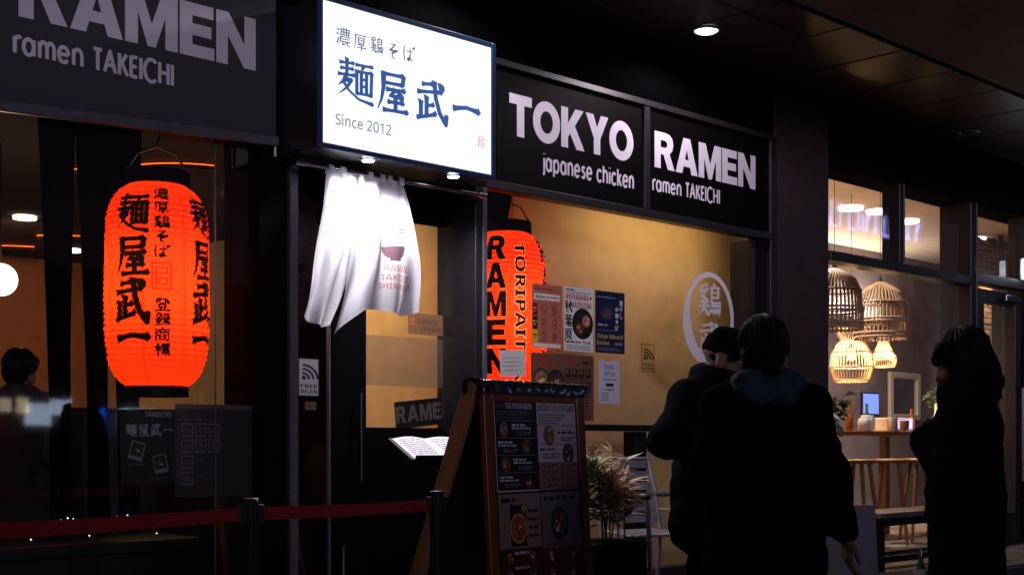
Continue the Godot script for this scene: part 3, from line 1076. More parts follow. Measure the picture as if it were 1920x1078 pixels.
func build_cafe_front(frame: Material, light: Material, pane: Material) -> void:
	var o := thing("cafe_shop_front", "dark framed glass front of the cafe with wicker lamps", "shop front", Vector3(10.5, 0.19, 0))
	rail("head_rail", 8.972, 13.6, 3.37, 3.865, -0.3, 0.02, mat("matt black", Color.BLACK), o)
	rail("transom", 8.972, 11.296, 2.613, 2.689, -0.12, 0.045, frame, o)
	rail("upper_post", 10.05, 10.118, 2.691, 3.368, -0.14, 0.03, frame, o)
	rail("post_edge", 10.095, 10.117, 2.691, 3.368, 0.032, 0.042, light, o, 0.001)
	rail("main_post", 11.3, 11.41, 0.19, 3.368, -0.27, 0.04, frame, o)
	rail("post_edge", 11.385, 11.408, 0.19, 3.368, 0.042, 0.052, light, o, 0.001)
	rail("bottom_rail", 8.972, 11.296, 0.19, 0.26, -0.12, 0.03, frame, o)
	pane_part(8.972, 10.048, 2.69, 3.368, -0.02, pane, o)
	pane_part(10.12, 11.298, 2.69, 3.368, -0.02, pane, o)
	pane_part(8.972, 11.298, 0.26, 2.612, -0.02, pane, o)
	# the door
	rail("door_head", 11.412, 13.4, 2.65, 2.74, -0.12, 0.045, frame, o)
	pane_part(11.412, 12.42, 2.742, 3.368, -0.02, pane, o)
	rail("upper_post", 12.42, 12.52, 2.742, 3.368, -0.14, 0.03, frame, o)
	var d := part("door", Geo.new(), frame, o)
	var g := Geo.new(o.position)
	g.span(11.47, 11.6, 0.2, 2.6, -0.1, 0.02, 0.004)
	g.span(12.24, 12.37, 0.2, 2.6, -0.1, 0.02, 0.004)
	g.span(11.6, 12.24, 2.48, 2.6, -0.099, 0.019, 0.004)
	g.span(11.6, 12.24, 0.2, 0.5, -0.099, 0.019, 0.004)
	d.mesh = g.mesh()
	g = Geo.new(o.position)
	g.quad(Vector3(11.598, 2.482, -0.03), Vector3(12.242, 2.482, -0.03), Vector3(12.242, 0.498, -0.03), Vector3(11.598, 0.498, -0.03), Vector3.BACK)
	part("door_glass", g, pane, d)
	g = Geo.new(o.position)
	g.tube(PackedVector3Array([Vector3(12.28, 0.8, 0.08), Vector3(12.28, 1.7, 0.08)]), 0.016, 0.016, 10)
	part("door_handle", g, mat("brushed steel", Color.WHITE), d)
	g = Geo.new(o.position)
	g.box(Vector3(12.1, 2.54, 0.05), Vector3(0.32, 0.06, 0.05), Basis.IDENTITY, 0.006)
	part("door_closer", g, mat("dark steel", Color.WHITE), d)
	rail("side_post", 12.4, 12.52, 0.19, 2.648, -0.3, 0.04, frame, o)
	# the square wall light by the door
	var w := thing("wall_light", "small bright white wall light above the cafe door", "wall light", Vector3(12.33, 2.745, 0.06))
	g = Geo.new()
	g.box(Vector3(0, 0.1, 0.03), Vector3(0.1, 0.2, 0.07), Basis.IDENTITY, 0.012)
	part("diffuser", g, glow("white diffuser", Color(0.93, 0.95, 1.0), 2.6), w)
	g = Geo.new()
	g.box(Vector3(0, 0.1, -0.014), Vector3(0.12, 0.22, 0.016), Basis.IDENTITY, 0.004)
	part("back_plate", g, mat("track black", lin(0.02, 0.02, 0.02), 0.5), w)
	bulb(w.position + Vector3(0, 0.1, 0.03), Color(0.9, 0.93, 1.0), 0.06, w, 0.03)

func wicker(called: String, label: String, at: Vector3, prof: PackedVector2Array, ribs: int, hoops: Array, hang: float, thick: float, m: Material, lit := false, group := "wicker lamps in the cafe window") -> void:
	# prof: (height, radius) from the top down
	var o := thing(called, label, "pendant lamp", at, 0.0, group)
	var top := prof[0].x
	var low := prof[prof.size() - 1].x
	var c := Curve.new()
	c.min_value = 0.0
	c.max_value = 2.0
	for p in prof:
		c.add_point(Vector2((top - p.x) / (top - low), p.y))
	c.bake()
	var g := Geo.new()
	for i in ribs:
		var a := TAU * i / ribs
		var p := PackedVector3Array()
		for k in 13:
			var t := k / 12.0
			var r := c.sample_baked(t)
			p.append(Vector3(sin(a) * r, lerpf(top, low, t), cos(a) * r))
		g.tube(p, thick, thick, 5, false)
	part("canes", g, m, o).set_meta("kind", "stuff")
	for h in hoops:
		g = Geo.new()
		var p := PackedVector3Array()
		var r := c.sample_baked((top - h) / (top - low)) + thick
		for k in 33:
			p.append(Vector3(sin(TAU * k / 32) * r, h, cos(TAU * k / 32) * r))
		g.tube(p, thick * 1.3, thick * 1.3, 5, false)
		part("hoop", g, m, o)
	g = Geo.new()
	g.tube(PackedVector3Array([Vector3(0, top, 0), Vector3(0, hang - at.y, 0)]), 0.003, 0.003, 5)
	g.tube(PackedVector3Array([Vector3(0, top - 0.02, 0), Vector3(0, top + 0.05, 0)]), 0.03, 0.02, 8)
	part("cord", g, mat("black cord", lin(0.02, 0.02, 0.02), 0.6), o)
	if lit:
		var mid := (top + low) * 0.5
		g = Geo.new()
		g.ball(Vector3(0, mid, 0), Vector3(0.05, 0.065, 0.05), 14)
		part("bulb", g, glow("filament bulb", Color(1.0, 0.8, 0.52), 6.0), o)
		bulb(at + Vector3(0, mid, 0), Color(1.0, 0.78, 0.52), 1.3, o, 0.05)

func build_cafe_room() -> void:
	var grey := rough_mat("grey lime plaster", Color(0.44, 0.4, 0.42), Color(0.55, 0.5, 0.51), 0.025, 0.35, 0.9)
	var warm := rough_mat("pale ceiling", Color(0.76, 0.7, 0.64), Color(0.8, 0.74, 0.68), 0.03, 0.5, 0.9)
	var wood := rough_mat("oiled oak", Color(0.42, 0.26, 0.15), Color(0.6, 0.4, 0.23), 0.05, 2.2, 0.5, 0.1, Vector2(1, 6))
	var g := Geo.new()
	g.span(8.98, 18, 3.7, 3.86, -3.4, -0.31)
	struct("cafe_ceiling", g, warm)
	g = Geo.new()
	g.span(8.98, 18, 0.19, 3.7, -3.6, -3.4)
	struct("cafe_back_wall", g, grey)
	g = Geo.new()
	g.span(17.8, 18, 0.19, 3.7, -3.4, -0.1)
	struct("cafe_end_wall", g, grey)
	g = Geo.new()
	g.span(8.901, 8.979, 0.19, 3.86, -3.6, -0.42)
	struct("cafe_party_wall", g, grey)
	g = Geo.new()
	g.span(8.98, 18, 0.19, 0.21, -3.4, -0.13)
	struct("cafe_floor", g, rough_mat("pale stone floor", Color(0.5, 0.47, 0.44), Color(0.6, 0.56, 0.52), 0.04, 0.6, 0.35))
	# brick chimney breast seen through the door
	var bw := thing("brick_wall", "sandy brick wall washed by a lamp behind the cafe door", "wall", Vector3(15.6, 0.21, -2.0))
	rail("mortar", 14.95, 16.3, 0.21, 3.69, -2.2, -1.82, mat("pale mortar", lin(0.3, 0.27, 0.23), 0.95), bw)
	var bm := MultiMesh.new()
	bm.transform_format = MultiMesh.TRANSFORM_3D
	bm.use_colors = true
	g = Geo.new()
	g.box(Vector3.ZERO, Vector3(0.2, 0.058, 0.03), Basis.IDENTITY, 0.004)
	bm.mesh = g.mesh()
	var places: Array[Vector3] = []
	for row in 50:
		for k in 7:
			var x := 15.07 + k * 0.212 + (0.1 if row % 2 else 0.0)
			if x < 16.2:
				places.append(Vector3(x, 0.25 + row * 0.069, -1.815) - bw.position)
	bm.instance_count = places.size()
	var r := RandomNumberGenerator.new()
	r.seed = 12
	for i in places.size():
		bm.set_instance_transform(i, Transform3D(Basis.IDENTITY, places[i] + Vector3(0, 0, r.randf_range(-0.004, 0.004))))
		var t := r.randf_range(0.8, 1.15)
		bm.set_instance_color(i, Color(0.42 * t, 0.3 * t, 0.2 * t))
	var bi := MultiMeshInstance3D.new()
	bi.name = "bricks"
	bi.multimesh = bm
	var bmat := mat("sandy brick", Color.WHITE, 0.9)
	bmat.vertex_color_use_as_albedo = true
	bi.material_override = bmat
	bw.add_child(bi)
	bi.set_meta("kind", "stuff")
	# ceiling lights
	var lens := glow("cafe downlight lens", Color(1.0, 0.97, 0.95), 4.0)
	var spots := [Vector3(12.35, 3.69, -1.85), Vector3(12.75, 3.69, -1.75), Vector3(13.56, 3.69, -1.86), Vector3(13.62, 3.69, -1.0), Vector3(15.33, 3.69, -1.93), Vector3(10.6, 3.69, -1.2)]
	for i in spots.size():
		var d := thing("cafe_downlight", ["round white downlight behind the first upper cafe pane, nearer the pillar", "round white downlight behind the first upper cafe pane, beside the post", "round white downlight behind the middle upper cafe pane", "round white downlight high behind the pane above the cafe door", "lower round white downlight behind the pane above the cafe door", "round white downlight over the wicker lamps nearest the pillar"][i], "downlight", spots[i], 0.0, "downlights in the cafe ceiling")
		g = Geo.new()
		g.lathe(Vector3.ZERO, PackedVector2Array([Vector2(0.13, 0.008), Vector2(0.13, -0.02), Vector2(0.001, -0.026)]), 22)
		part("lens", g, lens, d)
		if i in [1, 4, 5]:
			spot(spots[i] + Vector3(0, -0.05, 0), spots[i] + Vector3(0, -2, -0.8), 78, Color(1.0, 0.9, 0.82), 12.0, d, 0.1, 1.0)
	# troughs added only to brighten the cafe ceiling
	for k in 2:
		var up := thing("added_ceiling_washer", ["added grey light trough on the back wall of the cafe, nearer the pillar", "added grey light trough on the back wall of the cafe, nearer the bricks"][k], "light trough", Vector3(10.9 + k * 3.4, 2.75, -3.3), 0.0, "added light troughs in the cafe")
		g = Geo.new()
		g.box(Vector3(0, 0, 0), Vector3(2.6, 0.07, 0.1), Basis.IDENTITY, 0.006)
		part("trough", g, grey, up)
		g = Geo.new()
		g.box(Vector3(0, 0.038, 0), Vector3(2.5, 0.006, 0.06))
		part("light_strip", g, glow("added trough glow", Color(1.0, 0.85, 0.68), 2.5), up)
		var al := AreaLight3D.new()
		al.name = "light"
		al.area_size = Vector2(2.5, 0.06)
		al.light_color = Color(1.0, 0.92, 0.84)
		al.light_energy = 6.0
		al.area_normalize_energy = true
		al.area_range = 14.0
		al.shadow_enabled = true
		up.add_child(al, true)
		al.position = Vector3(0, 0.05, 0)
		al.rotation = Vector3(PI / 2 - 0.35, 0, 0)
	# lamp over the bricks
	var wl := thing("brick_washer", "slim downlight close to the sandy brick wall", "downlight", Vector3(15.35, 3.6, -1.62))
	g = Geo.new()
	g.tube(PackedVector3Array([Vector3(0, 0.09, 0), Vector3(0, -0.05, 0)]), 0.035, 0.035, 12)
	part("tube", g, mat("track black", Color.BLACK), wl)
	spot(Vector3(15.35, 3.5, -1.62), Vector3(15.35, 2.0, -1.75), 30, Color(1.0, 0.8, 0.58), 2.2, wl, 0.03, 0.5)
	# wicker lamps
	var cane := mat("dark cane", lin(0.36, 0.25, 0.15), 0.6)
	var cane_lit := mat("cane coloured lit", lin(0.72, 0.55, 0.36), 0.6)  # lit copy of the cane, its colour raised for the bulb glow
	var bell := PackedVector2Array([Vector2(0.56, 0.03), Vector2(0.53, 0.11), Vector2(0.45, 0.195), Vector2(0.34, 0.235), Vector2(0.17, 0.25), Vector2(0.0, 0.247)])
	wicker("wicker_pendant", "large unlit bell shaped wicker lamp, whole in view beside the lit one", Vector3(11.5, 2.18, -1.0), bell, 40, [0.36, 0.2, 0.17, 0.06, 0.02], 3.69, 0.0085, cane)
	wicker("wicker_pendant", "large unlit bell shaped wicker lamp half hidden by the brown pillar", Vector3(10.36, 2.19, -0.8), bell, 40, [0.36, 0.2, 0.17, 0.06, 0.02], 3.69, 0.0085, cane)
	wicker("wicker_pendant", "lit wicker lamp, cane coloured bright for its glow, with barrel body and flared neck", Vector3(11.63, 1.78, -1.4), PackedVector2Array([Vector2(0.56, 0.16), Vector2(0.48, 0.14), Vector2(0.41, 0.11), Vector2(0.36, 0.16), Vector2(0.26, 0.205), Vector2(0.15, 0.215), Vector2(0.05, 0.19), Vector2(0.0, 0.155)]), 40, [0.56, 0.41, 0.3, 0.15, 0.02], 3.69, 0.0065, cane_lit, true)
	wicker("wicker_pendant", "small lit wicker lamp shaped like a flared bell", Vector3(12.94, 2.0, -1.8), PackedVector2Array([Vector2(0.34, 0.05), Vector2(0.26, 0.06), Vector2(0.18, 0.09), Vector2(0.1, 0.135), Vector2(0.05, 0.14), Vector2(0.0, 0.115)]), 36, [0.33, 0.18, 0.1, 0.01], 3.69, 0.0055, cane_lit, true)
	# picture on the back wall
	var pic := thing("framed_mirror", "white framed mirror on the grey cafe wall", "mirror", Vector3(16.2, 1.8, -3.4))
	g = Geo.new()
	for e in [[-0.36, 0.0, 0.08, 0.64], [0.36, 0.0, 0.08, 0.64]]:
		g.box(Vector3(e[0], e[1], 0.025), Vector3(e[2], e[3], 0.05), Basis.IDENTITY, 0.005)
	g.box(Vector3(0, 0.28, 0.024), Vector3(0.64, 0.08, 0.048), Basis.IDENTITY, 0.005)
	g.box(Vector3(0, -0.28, 0.024), Vector3(0.64, 0.08, 0.048), Basis.IDENTITY, 0.005)
	part("frame", g, mat("white wood", lin(0.75, 0.72, 0.68), 0.5), pic)
	g = Geo.new()
	g.box(Vector3(0, 0, 0.012), Vector3(0.64, 0.48, 0.012))
	part("mirror_glass", g, mat("mirror", lin(0.6, 0.6, 0.62), 0.06, 1.0), pic)
	# counter along the window
	var c := thing("window_counter", "high dark oak counter behind the cafe window", "counter", Vector3(12.2, 0.21, -1.25))
	rail("top", 10.3, 14.4, 1.24, 1.285, -1.5, -1.0, wood, c, 0.006)
	for x in [10.4, 12.3, 14.3]:
		rail("leg", x, x + 0.08, 0.21, 1.238, -1.48, -1.4, wood, c)
	# stools
	var s0: Node3D
	var seats := ["oak bar stool nearest the pillar at the cafe counter", "second oak bar stool from the pillar at the cafe counter", "third oak bar stool from the pillar at the cafe counter", "fourth oak bar stool from the pillar at the cafe counter"]
	for i in 4:
		var at := Vector3(10.62 + i * 0.58, 0.21, -0.72)
		if i == 0:
			s0 = thing("bar_stool", seats[0], "stool", at, 0.1, "oak bar stools at the cafe counter")
			g = Geo.new()
			g.lathe(Vector3(0, 0.78, 0), PackedVector2Array([Vector2(0.001, 0.03), Vector2(0.15, 0.028), Vector2(0.17, 0.015), Vector2(0.165, -0.012), Vector2(0.001, -0.015)]), 24)
			part("seat", g, wood, s0)
			for a in 4:
				var q := PI / 4 + PI / 2 * a
				g = Geo.new()
				g.tube(PackedVector3Array([Vector3(cos(q) * 0.11, 0.77, sin(q) * 0.11), Vector3(cos(q) * 0.22, 0.0, sin(q) * 0.22)]), 0.022, 0.014, 8)
				part("leg", g, wood, s0)
			for a in 4:
				var q := PI / 4 + PI / 2 * a
				var w := q + PI / 2
				g = Geo.new()
				g.tube(PackedVector3Array([Vector3(cos(q) * 0.175, 0.3, sin(q) * 0.175), Vector3(cos(w) * 0.175, 0.3, sin(w) * 0.175)]), 0.011, 0.011, 6)
				part("stretcher", g, wood, s0)
		else:
			again(s0, seats[i], at, 0.1 + i * 0.4)
	# things on the counter
	var v := thing("glass_jar", "clear glass jar on the cafe counter", "jar", Vector3(11.6, 1.285, -1.2))
	g = Geo.new()
	g.lathe(Vector3.ZERO, PackedVector2Array([Vector2(0.06, 0.16), Vector2(0.075, 0.12), Vector2(0.075, 0.01), Vector2(0.001, 0.0)]), 20)
	part("body", g, mat("jar glaze", lin(0.5, 0.55, 0.58), 0.08), v)
	v = thing("white_bottle", "white ceramic bottle at the end of the cafe counter", "bottle", Vector3(12.9, 1.285, -1.15))
	g = Geo.new()
	g.lathe(Vector3.ZERO, PackedVector2Array([Vector2(0.02, 0.3), Vector2(0.022, 0.2), Vector2(0.06, 0.08), Vector2(0.075, 0.01), Vector2(0.001, 0.0)]), 20)
	part("body", g, mat("white glaze", lin(0.75, 0.73, 0.7), 0.3), v)
	v = thing("display_box", "low lit white display box on the cafe counter", "display", Vector3(12.25, 1.285, -1.3))
	g = Geo.new()
	g.box(Vector3(0, 0.07, 0), Vector3(0.5, 0.14, 0.2), Basis.IDENTITY, 0.01)
	part("body", g, mat("white wood", Color.WHITE), v)
	g = Geo.new()
	g.box(Vector3(0, 0.075, 0.102), Vector3(0.44, 0.09, 0.008))
	part("light_panel", g, glow("display light", Color(0.8, 0.78, 1.0), 1.2), v)
	for k in 3:
		var b := thing("small_cup", ["small brown cup nearest the display box on the cafe counter", "middle small brown cup on the cafe counter", "small brown cup farthest along the cafe counter"][k], "cup", Vector3(11.9 + k * 0.24 + (0.35 if k == 2 else 0.0), 1.285, -1.1), 0.0, "small cups on the cafe counter")
		g = Geo.new()
		g.lathe(Vector3.ZERO, PackedVector2Array([Vector2(0.05, 0.11), Vector2(0.045, 0.02), Vector2(0.001, 0.0)]), 16)
		part("body", g, mat("brown glaze", lin(0.3, 0.13, 0.05), 0.2), b)
	var glaze := [mat("white glaze", Color.WHITE), mat("jar glaze", Color.WHITE), mat("amber glass", lin(0.35, 0.12, 0.02), 0.1), mat("green glass", lin(0.03, 0.1, 0.05), 0.08)]
	var said := ["tall amber bottle nearest the pillar on the cafe counter", "short white pot beside the amber bottle on the cafe counter", "tall green bottle beside the glass jar on the cafe counter", "small pale jar in front of the green bottle", "amber bottle between the white display and the small cups", "slim green bottle far along the cafe counter beyond the white bottle"]
	for k in 6:
		var h: float = [0.3, 0.12, 0.28, 0.14, 0.24, 0.26][k]
		var rr: float = [0.038, 0.06, 0.036, 0.045, 0.036, 0.03][k]
		var bo := thing("counter_bottle", said[k], "bottle", Vector3([11.1, 11.28, 11.75, 11.85, 12.55, 13.15][k], 1.285, [-1.1, -1.05, -1.3, -1.06, -1.25, -1.2][k]), 0.0, "bottles and pots on the cafe counter")
		g = Geo.new()
		if k in [1, 3]:
			g.lathe(Vector3.ZERO, PackedVector2Array([Vector2(rr * 0.8, h), Vector2(rr, h * 0.8), Vector2(rr, 0.01), Vector2(0.001, 0.0)]), 18)
		else:
			g.lathe(Vector3.ZERO, PackedVector2Array([Vector2(0.001, h), Vector2(rr * 0.4, h), Vector2(rr * 0.38, h * 0.72), Vector2(rr, h * 0.5), Vector2(rr, 0.01), Vector2(0.001, 0.0)]), 18)
		part("body", g, glaze[[2, 0, 3, 1, 2, 3][k]], bo)
	var tl := thing("table_lamp", "small round white lamp glowing on the cafe counter", "lamp", Vector3(12.72, 1.285, -1.06))
	g = Geo.new()
	g.ball(Vector3(0, 0.1, 0), Vector3.ONE * 0.055, 16)
	part("globe", g, glow("small globe", Color(1.0, 0.9, 0.78), 3.0), tl)
	g = Geo.new()
	g.lathe(Vector3.ZERO, PackedVector2Array([Vector2(0.02, 0.055), Vector2(0.02, 0.015), Vector2(0.045, 0.01), Vector2(0.045, 0.0)]), 16)
	part("base", g, mat("track black", Color.BLACK), tl)
	bulb(tl.position + Vector3(0, 0.1, 0), Color(1.0, 0.85, 0.65), 0.06, tl, 0.05)
	var scr := thing("wall_screen", "small pale blue screen on the grey cafe wall beside the framed mirror", "screen", Vector3(15.3, 1.56, -3.38))
	g = Geo.new()
	g.box(Vector3(0, 0.12, 0.01), Vector3(0.42, 0.3, 0.03), Basis.IDENTITY, 0.005)
	part("case", g, mat("track black", Color.BLACK), scr)
	g = Geo.new()
	g.box(Vector3(0, 0.12, 0.027), Vector3(0.38, 0.26, 0.004))
	part("screen_panel", g, glow("screen blue", Color(0.5, 0.62, 1.0), 0.9), scr)
	leafy("potted_palm", "small dark leafy plant at the cafe window beside the pillar", Vector3(9.75, 1.02, -0.45), 0.24, 0.46, 90, 21, Color(0.03, 0.05, 0.03), false)
	leafy("green_plant", "bright green leafy plant in front of the framed mirror", Vector3(13.6, 1.29, -1.45), 0.34, 0.5, 90, 22, Color(0.09, 0.2, 0.04), false)
	# the little shelf that carries the window plant
	var ws := thing("plant_shelf", "narrow shelf inside the cafe window below the small dark plant", "shelf", Vector3(9.75, 1.0, -0.45))
	rail("board", 9.0, 10.2, 0.99, 1.018, -0.62, -0.3, wood, ws)

func leafy(called: String, label: String, at: Vector3, wide: float, high: float, count: int, seed_: int, c: Color, bamboo: bool) -> void:
	var o := thing(called, label, "plant", at)
	var r := RandomNumberGenerator.new()
	r.seed = seed_
	var pot := Geo.new()
	if bamboo:
		pot.box(Vector3(0, 0.22, 0), Vector3(0.42, 0.44, 0.3), Basis.IDENTITY, 0.01)
	else:
		pot.lathe(Vector3.ZERO, PackedVector2Array([Vector2(0.07, 0.12), Vector2(0.075, 0.115), Vector2(0.055, 0.0), Vector2(0.001, 0.0)]), 18)
	part("pot", pot, mat("dark planter", lin(0.006, 0.006, 0.006), 0.8, 0.0, 0.2), o)
	var base := 0.42 if bamboo else 0.11
	var stems := Geo.new()
	var leaves := [Geo.new(), Geo.new(), Geo.new()]
	var n_st := 12 if bamboo else 7
	var tips: Array = []
	for i in n_st:
		var foot := Vector3(r.randf_range(-0.16, 0.16) if bamboo else r.randf_range(-0.03, 0.03), base - 0.02, r.randf_range(-0.1, 0.1) if bamboo else r.randf_range(-0.03, 0.03))
		var a := r.randf() * TAU
		var tip := foot + Vector3(cos(a) * wide * r.randf_range(0.2, 0.7), high * r.randf_range(0.6, 1.0), sin(a) * wide * r.randf_range(0.2, 0.7))
		var p := PackedVector3Array()
		for k in 7:
			var t := k / 6.0
			p.append(foot.lerp(tip, t) + Vector3(0, sin(t * PI) * 0.05, 0))
		stems.tube(p, 0.005, 0.0025, 5)
		tips.append(p)
	for i in count:
		var p: PackedVector3Array = tips[i % n_st]
		var q := p[r.randi_range(1, 6)].lerp(p[r.randi_range(2, 6)], r.randf())
		var a := r.randf() * TAU
		var d := Vector3(cos(a), r.randf_range(-0.25, 1.0), sin(a)).normalized()
		var l := r.randf_range(0.1, 0.2) * (0.9 if bamboo else 0.95)
		var w := l * (0.075 if bamboo else 0.2)
		var s := d.cross(Vector3.UP).normalized().rotated(d, r.randf_range(-0.8, 0.8))
		var up := s.cross(d).normalized()
		if up.y < 0:
			up = -up
		var g: Geo = leaves[i % 3]
		var m := q + d * l * 0.45 + up * l * 0.08
		var e := q + d * l - Vector3(0, l * (0.08 if bamboo else 0.2), 0)
		g.tri(q, m + s * w, m + up * 0.004, up, up, up)
		g.tri(q, m - s * w, m + up * 0.004, up, up, up)
		g.tri(m + s * w, e, m + up * 0.004, up, up, up)
		g.tri(m - s * w, e, m + up * 0.004, up, up, up)
	part("stems", stems, mat("stem green", lin(0.08, 0.09, 0.03), 0.7), o).set_meta("kind", "stuff")
	for i in 3:
		var lm := mat("%s leaf %d" % [called, i], c * [1.0, 0.75, 1.3][i], 0.45)
		lm.albedo_color = lin(c.r * [1.0, 0.5, 1.3][i], c.g * [0.8, 0.95, 1.2][i], c.b * [0.9, 0.6, 1.1][i])
		lm.backlight_enabled = true
		lm.backlight = Color(0.35, 0.35, 0.35)
		part("foliage", leaves[i], lm, o).set_meta("kind", "stuff")

# ---------------------------------------------------------------- across the street (seen only as reflections in the glass)

func build_opposite() -> void:
	var b := thing("building_opposite", "low dark building across the street, seen only reflected in the shop glass", "building", Vector3(14, 0, 18.5))
	var g := Geo.new(b.position)
	g.span(-12, 42, 0, 4.6, 18.5, 24)
	part("wall", g, rough_mat("dark render", Color.BLACK, Color.BLACK, 0.1, 1, 0.8), b)
	var lit := glow("lit shop window", Color(1.0, 0.9, 0.75), 5.0)
	var cold := glow("cold lit window", Color(0.8, 0.88, 1.0), 7.0)
	var blue := glow("blue lit window", Color(0.1, 0.4, 1.0), 6.0)
	# where the left window mirrors them
	var row := [[10.05, 0.22, 0.25, 1.75, lit], [10.4, 0.2, 0.3, 1.72, lit], [10.55, 0.5, 0.42, 1.5, cold], [11.05, 0.55, 0.3, 1.7, cold], [11.68, 0.16, 0.7, 1.2, blue], [11.95, 0.22, 0.66, 1.2, blue], [12.5, 0.44, 0.4, 1.45, cold], [12.98, 0.32, 0.22, 1.62, lit], [13.45, 0.46, 0.17, 1.68, lit], [14.05, 0.42, 0.24, 1.58, cold]]
	for e in row:
		g = Geo.new(b.position)
		g.span(e[0], e[0] + e[1], e[3], e[3] + e[2], 18.44, 18.5)
		part("lit_window", g, e[4], b)
	# the neon sign on its roof
	var n := thing("neon_sign", "blue white neon tubes across the street, reflected in the upper cafe panes", "neon sign", Vector3(28.6, 5.15, 12.6))
	g = Geo.new()
	g.span(-0.6, 5.4, 0.0, 0.1, 0.02, 0.1)
	for x in [-0.5, 1.6, 3.4, 4.9]:
		g.span(x, x + 0.06, -5.15, 2.8, 0.1, 0.16)
	part("rack", g, mat("track black", Color.BLACK), n)
	var m := glow("blue white neon tube", Color(0.62, 0.66, 1.0), 18.0)
	var x := 0.0
	var shapes := ["v", "vf", "v", "vf", "vm", "vs", "v", "vf", "vs", "vm", "v", "vs"]
	for i in shapes.size():
		g = Geo.new()
		var s: String = shapes[i]
		var h := 0.62 if i < 4 else 0.52
		g.tube(PackedVector3Array([Vector3(x, 1.6, 0), Vector3(x + 0.05, 1.6 + h, 0)]), 0.022, 0.022, 6)
		if s.contains("f"):
			g.tube(PackedVector3Array([Vector3(x, 1.6, 0), Vector3(x + 0.26, 1.58, 0)]), 0.02, 0.02, 6)
		if s.contains("m"):
			g.tube(PackedVector3Array([Vector3(x + 0.03, 2.0, 0), Vector3(x + 0.24, 2.03, 0), Vector3(x + 0.27, 1.6, 0)]), 0.02, 0.02, 6)
		if s.contains("s"):
			g.tube(PackedVector3Array([Vector3(x, 1.85, 0), Vector3(x + 0.24, 2.12, 0)]), 0.02, 0.02, 6)
		part("tube", g, m, n)
		x += 0.43

# ---------------------------------------------------------------- signs

